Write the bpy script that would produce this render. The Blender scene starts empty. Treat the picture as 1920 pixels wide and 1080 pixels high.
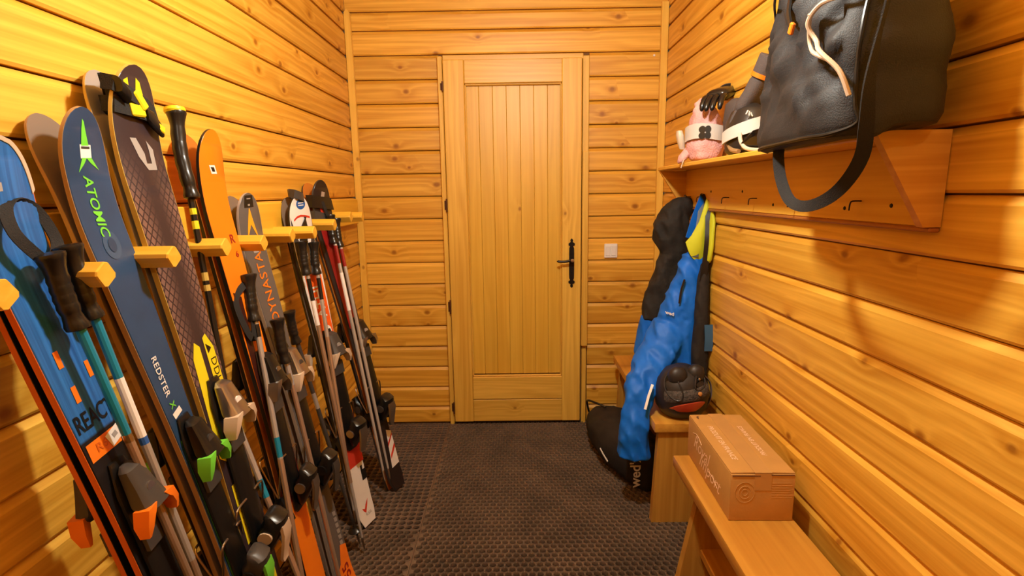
import bpy, bmesh, math, random
from math import sin, cos, pi, sqrt
from mathutils import Vector, Matrix, noise
random.seed(7)
SC = bpy.context.scene
COL = SC.collection
V = Vector

# ---------------------------------------------------------------- camera, light, exposure
def cam_axes(pitch, yaw, roll):
    f = V((sin(yaw)*cos(pitch), cos(yaw)*cos(pitch), -sin(pitch)))
    r = V((cos(yaw), -sin(yaw), 0)); u = r.cross(f)
    return r*cos(roll)+u*sin(roll), -r*sin(roll)+u*cos(roll), f
cd = bpy.data.cameras.new('camera'); cam = bpy.data.objects.new('camera', cd); COL.objects.link(cam)
r_, u_, f_ = cam_axes(.1768, -.0077, -.0155)
cam.matrix_world = Matrix(((r_.x, u_.x, -f_.x, 0), (r_.y, u_.y, -f_.y, -2.9891), (r_.z, u_.z, -f_.z, 1.3499), (0, 0, 0, 1)))
cd.sensor_width = 36; cd.lens = 36*1005.8/1920; cd.clip_start = .02
SC.camera = cam
SC.view_settings.view_transform = 'Standard'; SC.view_settings.look = 'None'
SC.view_settings.gamma = 1; SC.view_settings.use_curve_mapping = False
SC.view_settings.exposure = 0.0
w = bpy.data.worlds.new('world'); SC.world = w; w.use_nodes = True
w.node_tree.nodes['Background'].inputs[0].default_value = (1, .8, .55, 1)
w.node_tree.nodes['Background'].inputs[1].default_value = .05
def point(name, loc, watts, col, rad):
    l = bpy.data.lights.new(name, 'POINT'); l.energy = watts; l.color = col; l.shadow_soft_size = rad
    o = bpy.data.objects.new(name, l); o.location = loc; COL.objects.link(o); return o
LAMP = (.06, -1.86, 2.15)
point('point_light', LAMP, 70, (1, 1, .91), .05)
point('point_light', (0, -3.75, 2.27), 11, (.96, 1, .90), .05)  # added fill light behind the camera, no fixture hangs there

# ---------------------------------------------------------------- materials
MATS = {}
def nodes(name):
    m = bpy.data.materials.new(name); m.use_nodes = True
    nt = m.node_tree; b = nt.nodes['Principled BSDF']
    return m, nt, b
def mat(name, col, rough=.5, metal=0, spec=.5, bump=0, bscale=200, var=0, vscale=8, coat=0, emit=None):
    if name in MATS: return MATS[name]
    m, nt, b = nodes(name)
    b.inputs['Base Color'].default_value = (*col, 1); b.inputs['Roughness'].default_value = rough
    b.inputs['Metallic'].default_value = metal; b.inputs['Specular IOR Level'].default_value = spec
    b.inputs['Coat Weight'].default_value = coat
    if emit: b.inputs['Emission Color'].default_value = (*emit[0], 1); b.inputs['Emission Strength'].default_value = emit[1]
    tc = nt.nodes.new('ShaderNodeTexCoord')
    if bump:
        n = nt.nodes.new('ShaderNodeTexNoise'); n.inputs['Scale'].default_value = bscale; n.inputs['Detail'].default_value = 3
        bp = nt.nodes.new('ShaderNodeBump'); bp.inputs['Strength'].default_value = bump; bp.inputs['Distance'].default_value = .004
        nt.links.new(tc.outputs['Object'], n.inputs['Vector']); nt.links.new(n.outputs['Fac'], bp.inputs['Height']); nt.links.new(bp.outputs[0], b.inputs['Normal'])
    n = nt.nodes.new('ShaderNodeTexNoise'); n.inputs['Scale'].default_value = vscale; n.inputs['Detail'].default_value = 4
    rp = nt.nodes.new('ShaderNodeValToRGB'); k = var or .06
    rp.color_ramp.elements[0].position = .3; rp.color_ramp.elements[1].position = .7
    rp.color_ramp.elements[0].color = (*[c*(1-k) for c in col], 1); rp.color_ramp.elements[1].color = (*[min(1, c*(1+k)) for c in col], 1)
    nt.links.new(tc.outputs['Object'], n.inputs['Vector']); nt.links.new(n.outputs['Fac'], rp.inputs[0]); nt.links.new(rp.outputs[0], b.inputs['Base Color'])
    MATS[name] = m; return m

def wood(name, light, dark, knot=.5, rough=.42, rings=26, tint=.16, kscale=6.5, axis='X'):
    """pine: long grain along local X, cathedral rings, round knots, a tone of its own for each plank"""
    m, nt, b = nodes(name); N = nt.nodes; L = nt.links
    def nd(t, **k):
        n = N.new(t)
        for a, v in k.items(): setattr(n, a, v)
        return n
    def math_(op, a, b_=None, c=None):
        n = nd('ShaderNodeMath', operation=op)
        for i, x in enumerate((a, b_, c)):
            if x is None: continue
            if isinstance(x, (int, float)): n.inputs[i].default_value = x
            else: L.new(x, n.inputs[i])
        return n.outputs[0]
    tc = nd('ShaderNodeTexCoord'); oi = nd('ShaderNodeObjectInfo')
    off = nd('ShaderNodeCombineXYZ')
    for i, k in enumerate((31.7, 13.3, 7.9)): L.new(math_('MULTIPLY', oi.outputs['Random'], k), off.inputs[i])
    vec = nd('ShaderNodeVectorMath', operation='ADD'); L.new(tc.outputs['Object'], vec.inputs[0]); L.new(off.outputs[0], vec.inputs[1])
    src = vec.outputs[0]
    if axis != 'X':
        mp0 = nd('ShaderNodeMapping'); mp0.inputs['Rotation'].default_value = {'Z': (0, pi/2, 0), 'Y': (0, 0, pi/2)}[axis]
        L.new(src, mp0.inputs[0]); src = mp0.outputs[0]
    # knots: small, dark, slightly stretched along the grain
    s0 = nd('ShaderNodeSeparateXYZ'); L.new(src, s0.inputs[0]); mk = nd('ShaderNodeCombineXYZ')
    L.new(math_('MULTIPLY', s0.outputs[0], kscale*.75), mk.inputs[0]); L.new(math_('MULTIPLY', s0.outputs[2], kscale), mk.inputs[1])
    vo = nd('ShaderNodeTexVoronoi', feature='F1', voronoi_dimensions='2D'); vo.inputs['Scale'].default_value = 1; L.new(mk.outputs[0], vo.inputs['Vector'])
    sep = nd('ShaderNodeSeparateColor'); L.new(vo.outputs['Color'], sep.inputs[0])
    has = math_('GREATER_THAN', sep.outputs[0], 1-knot*.55)
    d = vo.outputs['Distance']
    core = math_('MULTIPLY', d, math_('ADD', 9, math_('MULTIPLY', sep.outputs[1], 12)))
    kn = math_('MULTIPLY', math_('MAXIMUM', math_('SUBTRACT', 1.15, core), 0), has)
    kn = math_('MINIMUM', math_('MULTIPLY', kn, 1.1), .80)
    halo = math_('MULTIPLY', math_('POWER', 2.718, math_('MULTIPLY', d, -7)), has)
    # grain: broad streaks, flame lines, fine fibre
    mg = nd('ShaderNodeMapping'); mg.inputs['Scale'].default_value = (.7, 9, 11); L.new(src, mg.inputs[0])
    n1 = nd('ShaderNodeTexNoise'); n1.inputs['Scale'].default_value = 1; n1.inputs['Detail'].default_value = 3; n1.inputs['Distortion'].default_value = .4; L.new(mg.outputs[0], n1.inputs['Vector'])
    sx = nd('ShaderNodeSeparateXYZ'); L.new(src, sx.inputs[0])
    ph = math_('ADD', math_('MULTIPLY', sx.outputs[2], rings*.9), math_('MULTIPLY', math_('ADD', n1.outputs['Fac'], math_('MULTIPLY', halo, .35)), rings*.16))
    ring = math_('FRACT', ph)
    ring = math_('MULTIPLY', math_('MULTIPLY', ring, math_('SUBTRACT', 1, ring)), math_('MULTIPLY', ring, 5.2))
    mf = nd('ShaderNodeMapping'); mf.inputs['Scale'].default_value = (2.2, 60, 130); L.new(src, mf.inputs[0])
    n2 = nd('ShaderNodeTexNoise'); n2.inputs['Scale'].default_value = 1; n2.inputs['Detail'].default_value = 3; L.new(mf.outputs[0], n2.inputs['Vector'])
    g = math_('ADD', math_('ADD', math_('MULTIPLY', ring, .30), math_('MULTIPLY', n2.outputs['Fac'], .50)), math_('ADD', math_('MULTIPLY', n1.outputs['Fac'], .55), math_('MULTIPLY', halo, .26)))
    rp = nd('ShaderNodeValToRGB'); rp.color_ramp.elements[0].position = .40; rp.color_ramp.elements[1].position = 1.0
    rp.color_ramp.elements[0].color = (*light, 1); rp.color_ramp.elements[1].color = (*dark, 1)
    L.new(g, rp.inputs[0])
    big = nd('ShaderNodeTexNoise'); big.inputs['Scale'].default_value = 2.2; L.new(src, big.inputs['Vector'])
    tone = math_('ADD', 1-tint, math_('ADD', math_('MULTIPLY', oi.outputs['Random'], tint*1.2), math_('MULTIPLY', big.outputs['Fac'], tint*.8)))
    mixt = nd('ShaderNodeVectorMath', operation='SCALE'); L.new(rp.outputs[0], mixt.inputs[0]); L.new(tone, mixt.inputs['Scale'])
    mk2 = nd('ShaderNodeMix', data_type='RGBA'); L.new(kn, mk2.inputs['Factor']); L.new(mixt.outputs[0], mk2.inputs['A'])
    mk2.inputs['B'].default_value = (dark[0]*.50, dark[1]*.38, dark[2]*.4, 1)
    L.new(mk2.outputs['Result'], b.inputs['Base Color'])
    b.inputs['Roughness'].default_value = rough; b.inputs['Specular IOR Level'].default_value = .5
    bp = nd('ShaderNodeBump'); bp.inputs['Strength'].default_value = .12; bp.inputs['Distance'].default_value = .002
    L.new(g, bp.inputs['Height']); L.new(bp.outputs[0], b.inputs['Normal'])
    MATS[name] = m; return m

W_WALL = wood('pine_wall', (.86, .49, .066), (.54, .225, .010), knot=.75)
W_DOOR = wood('pine_door', (.83, .51, .085), (.61, .31, .032), knot=.12, rings=34, tint=.08)
W_POST = wood('pine_post', (.86, .53, .085), (.72, .38, .045), knot=.25, tint=.06)
W_RACK = wood('pine_rack', (.84, .49, .055), (.70, .36, .025), knot=.2, tint=.06)
W_SHELF = wood('pine_shelf', (.78, .41, .065), (.58, .25, .025), knot=.6, tint=.06)
W_BENCH = wood('pine_bench', (.64, .32, .05), (.42, .16, .018), knot=.6, tint=.10, rough=.35)

# ---------------------------------------------------------------- mesh building
class MB:
    def __init__(s): s.v = []; s.f = []
    def add(s, v, f):
        o = len(s.v); s.v += [V(p) for p in v]; s.f += [tuple(i+o for i in q) for q in f]; return s
    def box(s, c, d, bev=.002, M=None, seg=1):
        bm = bmesh.new(); bmesh.ops.create_cube(bm, size=1)
        for q in bm.verts: q.co = V((q.co.x*d[0], q.co.y*d[1], q.co.z*d[2]))
        if bev: bmesh.ops.bevel(bm, geom=list(bm.edges), offset=min(bev, min(d)*.45), segments=seg, profile=.6, affect='EDGES')
        bm.verts.index_update(); T = Matrix.Translation(V(c)) @ (M.to_4x4() if M else Matrix())
        s.add([T @ q.co for q in bm.verts], [[q.index for q in f.verts] for f in bm.faces]); bm.free(); return s
    def rings(s, R, cap=True, close=True):
        n = len(R[0]); v = [p for r in R for p in r]; f = []
        for i in range(len(R)-1):
            for j in range(n if close else n-1):
                k = (j+1) % n; f.append((i*n+j, i*n+k, (i+1)*n+k, (i+1)*n+j))
        if cap:
            f.append(tuple(range(n))[::-1]); f.append(tuple((len(R)-1)*n+j for j in range(n)))
        return s.add(v, f)
    def tube(s, P, r, seg=10, cap=True):
        P = [V(p) for p in P]; R = []; up = None
        rr = r if isinstance(r, (list, tuple)) else [r]*len(P)
        for i, p in enumerate(P):
            t = (P[min(i+1, len(P)-1)]-P[max(i-1, 0)]).normalized()
            if up is None: up = t.orthogonal().normalized()
            up = (up-t*up.dot(t)); up = up.normalized() if up.length > 1e-6 else t.orthogonal().normalized()
            b = t.cross(up)
            R.append([p+(up*cos(2*pi*j/seg)+b*sin(2*pi*j/seg))*rr[i] for j in range(seg)])
        return s.rings(R, cap)
    def ribbon(s, P, wv, w, th):
        """flat strap: P centre points, wv width direction (vector or list)"""
        P = [V(p) for p in P]; R = []
        for i, p in enumerate(P):
            t = (P[min(i+1, len(P)-1)]-P[max(i-1, 0)]).normalized()
            a = V(wv[i]) if isinstance(wv, list) else V(wv); a = (a-t*a.dot(t)).normalized(); b = t.cross(a)
            R.append([p+a*w/2+b*th/2, p-a*w/2+b*th/2, p-a*w/2-b*th/2, p+a*w/2-b*th/2])
        return s.rings(R)
    def loft(s, S, seg=20, disp=None, dome=True):
        """S: (centre, U vector, V vector, exponent) superellipse sections"""
        R = []
        for c, U, W, e in S:
            c = V(c); U = V(U); W = V(W); ring = []
            for j in range(seg):
                a = 2*pi*j/seg; x = cos(a); y = sin(a)
                x = math.copysign(abs(x)**(2/e), x); y = math.copysign(abs(y)**(2/e), y)
                p = c+U*x+W*y
                if disp: p = p+(U.normalized()*x+W.normalized()*y)*disp(p)
                ring.append(p)
            R.append(ring)
        return s.rings(R)
    def lathe(s, prof, M=None, seg=16):
        M = M or Matrix()
        return s.rings([[M @ V((r*cos(2*pi*j/seg), r*sin(2*pi*j/seg), z)) for j in range(seg)] for r, z in prof])
    def prism(s, poly, a, b, fn):
        """poly of (p,q), fn(p,q,h) -> point; between heights a and b"""
        return s.rings([[fn(p, q, a) for p, q in poly], [fn(p, q, b) for p, q in poly]])
def spline(P, n=8):
    P = [V(p) for p in P]; out = []
    for i in range(len(P)-1):
        a, b, c, d = P[max(i-1, 0)], P[i], P[i+1], P[min(i+2, len(P)-1)]
        for k in range(n):
            t = k/n; out.append(.5*((2*b)+(c-a)*t+(2*a-5*b+4*c-d)*t*t+(3*b-a-3*c+d)*t**3))
    return out+[P[-1]]
WM = {}
def mesh(name, mb, m, smooth=30):
    me = bpy.data.meshes.new(name); me.from_pydata([tuple(p) for p in mb.v], [], mb.f)
    bm = bmesh.new(); bm.from_mesh(me); bmesh.ops.recalc_face_normals(bm, faces=bm.faces); bm.to_mesh(me); bm.free()
    me.materials.append(m)
    if smooth:
        me.polygons.foreach_set('use_smooth', [True]*len(me.polygons)); me.set_sharp_from_angle(angle=math.radians(smooth))
    return me
def obj(name, mb, m, parent=None, smooth=35, world=True, kind=None, label=None):
    """one mesh object; with world=True the verts are world points and are taken into the parent's frame"""
    if parent is not None and world:
        inv = WM[parent].inverted(); mb.v = [inv @ p for p in mb.v]
    o = bpy.data.objects.new(name, mesh(name, mb, m, smooth) if isinstance(mb, MB) else mb); COL.objects.link(o)
    if parent is not None: o.parent = parent
    WM[o] = WM[parent] if parent is not None else Matrix()
    if kind: o['kind'] = kind
    if label: o['label'] = label
    return o
def thing(name, label, cat, loc=(0, 0, 0), M=None, group=None):
    o = bpy.data.objects.new(name, None); COL.objects.link(o)
    T = Matrix.Translation(V(loc)) if M is None else M
    o.matrix_world = T; WM[o] = T; o['label'] = label; o['category'] = cat; o.empty_display_size = .05
    if group: o['group'] = group
    return o
def tag(o, label, cat, group=None):
    o['label'] = label; o['category'] = cat
    if group: o['group'] = group
    return o
_tc = {}
def text2d(body, size=1, bold=0, shear=0, space=1):
    key = (body, bold, shear, space)
    if key not in _tc:
        c = bpy.data.curves.new('lettering', 'FONT'); c.body = body; c.size = 1; c.offset = bold; c.shear = shear
        c.align_x = 'CENTER'; c.align_y = 'CENTER'; c.fill_mode = 'FRONT'; c.space_character = space; c.resolution_u = 3
        o = bpy.data.objects.new('lettering', c); COL.objects.link(o)
        me = bpy.data.meshes.new_from_object(o.evaluated_get(bpy.context.evaluated_depsgraph_get()))
        _tc[key] = ([v.co.copy() for v in me.vertices], [tuple(p.vertices) for p in me.polygons])
        bpy.data.objects.remove(o); bpy.data.curves.remove(c); bpy.data.meshes.remove(me)
    v, f = _tc[key]
    return [(p.x*size, p.y*size) for p in v], f
def text_on(body, size, fn, **k):
    """fn(x,y)-> point for each glyph vertex"""
    v, f = text2d(body, size, **k); mb = MB(); mb.v = [V(fn(x, y)) for x, y in v]; mb.f = list(f); return mb

# ---------------------------------------------------------------- setting
XL, XR, YN, ZC = -.8706, .8063, -4.25, 2.47
LINES = [2.47, 2.395, 2.283] + [2.1905-.1223*k for k in range(0, 18)] + [.012]
DARK = mat('groove_shadow_board', (.20, .085, .015), .8)
def plank_mesh(length, h, proud=.016):
    """one wall board: length on X, face on -Y, soft chamfer on the upper edge"""
    mb = MB(); L = length/2
    prof = [(.004, 0.0015), (-proud+.004, .0015), (-proud, .0075), (-proud, h-.019), (-proud+.0105, h-.0026), (.004, h-.0026)]
    mb.rings([[V((x, y, z)) for y, z in prof] for x in (-L, L)])
    return mesh('plank', mb, W_WALL, 0)
def panel_wall(name, origin, rotz, segs_fn):
    """segs_fn(k) -> list of (start,end) along the wall for board k"""
    par = bpy.data.objects.new(name, None)
    cache = {}
    o0 = V(origin); R = Matrix.Rotation(rotz, 3, 'Z')
    total = max(e for k in range(len(LINES)-1) for s, e in segs_fn(k))
    mb = MB(); mb.box(R @ V((total/2, .03, ZC/2))+o0, (total, .05, ZC), 0, R)
    bpy.data.objects.remove(par)
    par = obj(name, mb, DARK, None, 0, kind='structure')
    for k in range(len(LINES)-1):
        z1, z0 = LINES[k], LINES[k+1]
        for s, e in segs_fn(k):
            key = (round(e-s, 3), round(z1-z0, 4))
            if key not in cache: cache[key] = plank_mesh(e-s, z1-z0)
            o = bpy.data.objects.new('plank', cache[key]); COL.objects.link(o); o.parent = par
            o.matrix_world = Matrix.Translation(o0+R @ V(((s+e)/2, .001, z0))) @ R.to_4x4()
    return par
# faces of the boards sit at x = XL / XR and y = 0
DL, DR, DT = -.392, .404, 2.062
def back_segs(k):
    z1, z0 = LINES[k], LINES[k+1]
    W = XR-XL
    if z0 > DT-.02: return [(0, W)]
    return [(0, DL-XL), (DR-XL, W)]
panel_wall('wall_back', (XL, .016, 0), 0, back_segs)
panel_wall('wall_left', (XL-.016, YN, 0), pi/2, lambda k: [(0, -YN)])
panel_wall('wall_right', (XR+.016, 0, 0), -pi/2, lambda k: [(0, -YN)])
panel_wall('wall_near', (XR, YN-.016, 0), pi, lambda k: [(0, XR-XL)])
fl = MB(); fl.box(((XL+XR)/2, YN/2, -.026), (XR-XL+.1, -YN+.1, .04), 0)
obj('floor', fl, mat('dusty_concrete', (.014, .010, .007), .9, bump=.3, bscale=60, var=.3), None, 0, kind='structure')
ce = bpy.data.objects.new
cmb = MB(); cmb.box(((XL+XR)/2, YN/2, ZC+.045), (XR-XL+.1, -YN+.1, .05), 0)
ceil = obj('ceiling', cmb, DARK, None, 0, kind='structure')
nb = 13; bw = (XR-XL)/nb
cb = MB(); cb.box((0, 0, 0), (-YN, bw-.003, .02), .003); cme = mesh('plank', cb, W_WALL, 0)
for i in range(nb):
    o = bpy.data.objects.new('plank', cme); COL.objects.link(o); o.parent = ceil
    o.matrix_world = Matrix.Translation((XL+bw*(i+.5), YN/2, ZC+.012)) @ Matrix.Rotation(pi/2, 4, 'Z')

# corner posts (pointed tops), quarter boards nailed over the corner
def post(n, x0, x1, yy, ztop, pts, xh):
    mb = MB()
    mb.rings([[V((x, y, z)) for x, z in pts] for y in (yy, yy-.022)])
    return obj(n, mb, W_POSTZ, None, 20, kind='structure')
W_POSTZ = wood('pine_post_upright', (.86, .53, .085), (.74, .40, .045), knot=.3, tint=.05, axis='Z')
post('trim_1', 0, 0, -.001, 0, [(-.8695, .0), (-.8695, 2.275), (-.855, 2.292), (-.840, 2.275), (-.836, 2.0), (-.836, .0)], 0)
post('trim_2', 0, 0, -.001, 0, [(.7705, .0), (.7705, 2.30), (.8055, 2.30), (.8055, .0)], 0)

# ---------------------------------------------------------------- door
W_DOORZ = wood('pine_door_upright', (.84, .53, .09), (.61, .31, .032), knot=.05, rings=30, tint=.07, axis='Z')
W_PANZ = wood('pine_door_board', (.79, .48, .06), (.65, .345, .030), knot=.04, rings=22, tint=.05, axis='Z')
IRON = mat('black_iron', (.018, .014, .011), .45, .7, bump=.25, bscale=120)
STEEL = mat('worn_steel', (.45, .40, .34), .3, 1)
door = bpy.data.objects.new('door_1', None); COL.objects.link(door); WM[door] = Matrix.Translation((0, 0, 0)); door['kind'] = 'structure'
jm = MB(); jm.box((-.3835, -.006, 1.025), (.025, .05, 2.055), .003); obj('jamb', jm, W_DOORZ, door)
jm = MB(); jm.box((.384, .0, 1.80), (.034, .036, .495), .003); obj('jamb', jm, W_DOORZ, door)
jm = MB(); jm.box((.3825, -.012, 1.02), (.034, .060, 1.078), .003); obj('stop_batten', jm, W_DOORZ, door)
jm = MB(); jm.box((.384, .0, .24), (.026, .034, .475), .003); obj('jamb', jm, W_DOORZ, door)
jm = MB(); jm.box((0, .004, 2.047), (.74, .03, .03), .003); obj('head_jamb', jm, W_DOOR, door)
jm = MB(); jm.box((0, .012, 1.03), (.76, .01, 2.05), 0); obj('backing', jm, DARK, door)
y0 = -.022
for x, wd in ((-.312, .110), (.308, .105)):
    b = MB(); b.box((x, y0, 1.032), (wd, .04, 2.0), .004); st = obj('stile', b, W_DOORZ, door)
b = MB(); b.box((0, y0, 1.972), (.512, .039, .118), .003); obj('rail', b, W_DOOR, door)
b = MB(); b.box((0, y0, .2365), (.512, .039, .134), .003); obj('rail', b, W_DOOR, door)
b = MB(); b.box((0, y0, .1), (.512, .039, .132), .003); obj('rail', b, W_DOOR, door)
bx = [-.257+.51*i/7 for i in range(8)]
for i in range(7):
    b = MB(); b.box(((bx[i]+bx[i+1])/2, -.008, 1.115), (bx[i+1]-bx[i]-.0008, .012, 1.60), .0018); obj('panel_board', b, W_PANZ, door)
for zc, n in ((1.909, 0), (.3075, 1)):
    b = MB(); b.box((0, -.024, zc), (.51, .016, .010), .004); obj('moulding', b, W_DOOR, door)
for xc in (-.2535, .2515):
    b = MB(); b.box((xc, -.024, 1.108), (.010, .016, 1.60), .004); obj('moulding', b, W_DOORZ, door)
b = MB(); b.box((0, .004, .014), (.74, .04, .028), .003); obj('sill_strip', b, mat('dark_sill', (.05, .028, .012), .7), door)
# wrought handle
hd = MB()
prof = [(0, .138), (.008, .128), (.005, .118), (.017, .110), (.017, .100), (.008, .094), (.013, .084), (.014, .06), (.014, -.06), (.013, -.084), (.008, -.094), (.017, -.100), (.017, -.110), (.005, -.118), (.008, -.128), (0, -.138)]
poly = prof+[(-a, z) for a, z in prof[-2:0:-1]]
hd.prism(poly, 0, .005, lambda p, q, h: V((.309+p, -.042-h, .958+q)))
hp = obj('handle_plate', hd, IRON, door)
hd = MB(); hd.tube([(.309, -.045, .978), (.309, -.082, .978)], [.011, .009], 12)
hd.tube(spline([(.309, -.08, .978), (.295, -.086, .977), (.265, -.084, .972), (.236, -.08, .973), (.229, -.078, .978)], 4), [.008]+[.007]*15+[.005], 8); obj('lever', hd, IRON, hp)
hd = MB(); hd.lathe([(.0001, .006), (.009, .005), (.010, 0)], Matrix.Translation((.309, -.0875, .978)) @ Matrix.Rotation(pi/2, 4, 'X'), 12); obj('lever_boss', hd, STEEL, hp)
hd = MB(); hd.box((.309, -.048, .905), (.007, .004, .02), .002); obj('keyhole', hd, mat('void_black', (.004, .003, .002), .9), hp)
for i, (z, hh) in enumerate(((1.90, .05), (1.285, .07), (.72, .08), (.12, .07))):
    hb = MB(); hb.tube([(-.370, -.046, z-hh/2), (-.370, -.046, z+hh/2)], .0045, 10)
    hb.box((-.379, -.034, z), (.008, .005, hh*.7), .001)
    obj('hinge', hb, mat('rusty_iron', (.10, .035, .012), .6, .5), door)

# light switch and screw
sw = thing('light_switch', 'white double rocker light switch on the boards right of the door', 'light switch', (.531, -.002, 1.02))
WH = mat('white_plastic', (.85, .83, .80), .35)
b = MB(); b.box((.531, -.006, 1.02), (.073, .010, .079), .003); obj('plate', b, WH, sw)
for x in (.514, .546): b = MB(); b.box((x, -.0125, 1.02), (.027, .006, .056), .002, Matrix.Rotation(.06, 3, 'X')); obj('rocker', b, WH, sw)
b = MB(); b.lathe([(.0001, .004), (.005, .003), (.006, 0)], Matrix.Translation((.742, 0, 2.045)) @ Matrix.Rotation(pi/2, 4, 'X'), 12)
tag(obj('screw_cap', b, WH), 'small white round screw cap high on the boards near the right corner post', 'screw cap')

# ceiling lamp (above the frame)
cl = thing('ceiling_lamp', 'round flush ceiling lamp over the middle of the room', 'lamp', (LAMP[0], LAMP[1], ZC))
b = MB(); b.lathe([(.07, ZC), (.07, ZC-.02), (.03, ZC-.03), (.006, ZC-.04), (.006, LAMP[2]+.13), (.02, LAMP[2]+.12), (.02, LAMP[2]+.09)], Matrix.Translation((LAMP[0], LAMP[1], 0)), 20); obj('base', b, WH, cl)
b = MB(); b.lathe([(.012, .09), (.02, .085), (.026, .072), (.022, .058), (.0001, .052)], Matrix.Translation(LAMP), 14)
obj('bulb', b, mat('bulb_glass', (1, .9, .7), .3, emit=((1, .8, .5), 4)), cl)

# ---------------------------------------------------------------- rubber mats
def ring_mat(name, label, x0, x1, y0, y1, pitch, rowp, r, stag, h, m, lip):
    import numpy as np
    seg = 12; nx = int(round((x1-x0)/pitch)); ny = int(round((y1-y0)/rowp))
    px, py = (x1-x0)/nx, (y1-y0)/ny
    ang = [2*pi*i/seg for i in range(seg)]
    outer = []
    for a in ang:
        c, s = cos(a), sin(a); k = min(px/2/abs(c) if abs(c) > 1e-6 else 9, py/2/abs(s) if abs(s) > 1e-6 else 9); outer.append((c*k, s*k))
    # snap four of the ring points to the cell corners
    for i in range(seg):
        q = min(range(4), key=lambda j: abs(((ang[i]-(math.atan2(py, px) if j in (0, 2) else pi-math.atan2(py, px))-(pi if j > 1 else 0)+pi) % (2*pi))-pi))
    cor = [(px/2, py/2), (-px/2, py/2), (-px/2, -py/2), (px/2, -py/2)]
    for c in cor:
        i = min(range(seg), key=lambda j: (outer[j][0]-c[0])**2+(outer[j][1]-c[1])**2); outer[i] = c
    o = np.array([(x, y, h-.002) for x, y in outer])
    l1 = np.array([((r+.0034)*cos(a), (r+.0034)*sin(a), h-.002) for a in ang])
    l2 = np.array([((r+.001)*cos(a), (r+.001)*sin(a), h+lip) for a in ang])
    l3 = np.array([(r*cos(a), r*sin(a), h-.001) for a in ang])
    l4 = np.array([(r*1.10*cos(a), r*1.10*sin(a), .002) for a in ang])
    cell = np.concatenate([o, l1, l2, l3, l4]); F = []
    for t in range(4):
        for i in range(seg):
            j = (i+1) % seg; F.append((t*seg+i, t*seg+j, (t+1)*seg+j, (t+1)*seg+i))
    F = np.array(F); C = []
    for j in range(ny):
        sh = (px/2 if (stag and j % 2) else 0)
        for i in range(nx - (1 if sh else 0)): C.append((x0+px*(i+.5)+sh, y0+py*(j+.5), 0))
    C = np.array(C); vv = (C[:, None, :]+cell[None]).reshape(-1, 3); ff = (F[None]+(np.arange(len(C))*len(cell))[:, None, None]).reshape(-1, 4)
    me = bpy.data.meshes.new(name); me.vertices.add(len(vv)); me.vertices.foreach_set('co', vv.ravel())
    me.loops.add(ff.size); me.loops.foreach_set('vertex_index', ff.ravel().astype('i')); me.polygons.add(len(ff))
    me.polygons.foreach_set('loop_start', np.arange(0, ff.size, 4, dtype='i')); me.polygons.foreach_set('loop_total', np.full(len(ff), 4, dtype='i'))
    me.update(); me.validate(); me.polygons.foreach_set('use_smooth', [True]*len(me.polygons)); me.set_sharp_from_angle(angle=.7); me.materials.append(m)
    t = thing(name, label, 'mat', ((x0+x1)/2, (y0+y1)/2, 0)); ob = obj('perforated_sheet', me, m, t, world=False)
    ob.location = (-(x0+x1)/2, -(y0+y1)/2, 0)
    e = MB()
    for a, b_, c, d in ((x0, x1, y0, y0), (x0, x1, y1, y1), (x0, x0, y0, y1), (x1, x1, y0, y1)):
        e.box(((a+b_)/2, (c+d)/2, h/2), (abs(b_-a)+.005, abs(d-c)+.005, h-.001), .001)
    if stag:
        for j in range(1, ny, 2):
            ya, yb = y0+py*j, y0+py*(j+1)
            for xa in (x0, x1-px/2): e.add([(xa, ya, h-.002), (xa+px/2, ya, h-.002), (xa+px/2, yb, h-.002), (xa, yb, h-.002)], [(0, 1, 2, 3)])
    obj('edge_strip', e, m, t)
    return t
RUB = mat('brown_grey_rubber', (.16, .105, .066), .72, bump=.2, bscale=300, var=.25, vscale=6)
RUB2 = mat('dark_brown_rubber', (.135, .088, .058), .7, bump=.2, bscale=300, var=.25, vscale=6)
ring_mat('rubber_mat', 'wide brown rubber honeycomb mat down the middle of the floor', -.398, .80, -3.3, -.012, .0285, .0255, .0106, True, .014, RUB, .004)
ring_mat('rubber_mat', 'dark rubber ring mat with open round holes under the farther skis', -.868, -.404, -1.032, -.012, .031, .031, .0120, False, .014, RUB2, .0015)
ring_mat('rubber_mat', 'brown rubber honeycomb mat under the nearer skis', -.868, -.404, -3.3, -1.04, .0285, .0255, .0106, True, .014, RUB, .004)

# ---------------------------------------------------------------- ski rack
rk = thing('ski_rack', 'yellow pine wall rack, a board with a row of square pegs, holding the skis', 'ski rack', (XL, -1.3, 1.22))
b = MB(); b.box((-.8545, -1.32, 1.262), (.030, 2.46, .128), .003, Matrix()); bo = obj('back_board', b, wood('pine_rack_long', (.84, .51, .045), (.72, .38, .022), knot=.25, tint=.06, axis='Y'), rk)
PEGS = [(-2.272, 1.221), (-2.086, 1.222), (-1.897, 1.230), (-1.695, 1.228), (-1.498, 1.222), (-1.306, 1.227), (-1.116, 1.222), (-.898, 1.237), (-.684, 1.255), (-.51, 1.248)]
pm = MB()
h_, c_ = .0182, .0055
sq = [(-h_+c_, -h_), (h_-c_, -h_), (h_, -h_+c_), (h_, h_-c_), (h_-c_, h_), (-h_+c_, h_), (-h_, h_-c_), (-h_, -h_+c_)]
rot = math.radians(38)
sq = [(a*cos(rot)-z*sin(rot), a*sin(rot)+z*cos(rot)) for a, z in sq]
pm.rings([[V((x, y*k, z*k)) for y, z in sq] for x, k in ((0, 1), (.139, 1), (.142, .93))])
pme = mesh('peg', pm, W_RACK, 20)
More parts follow.
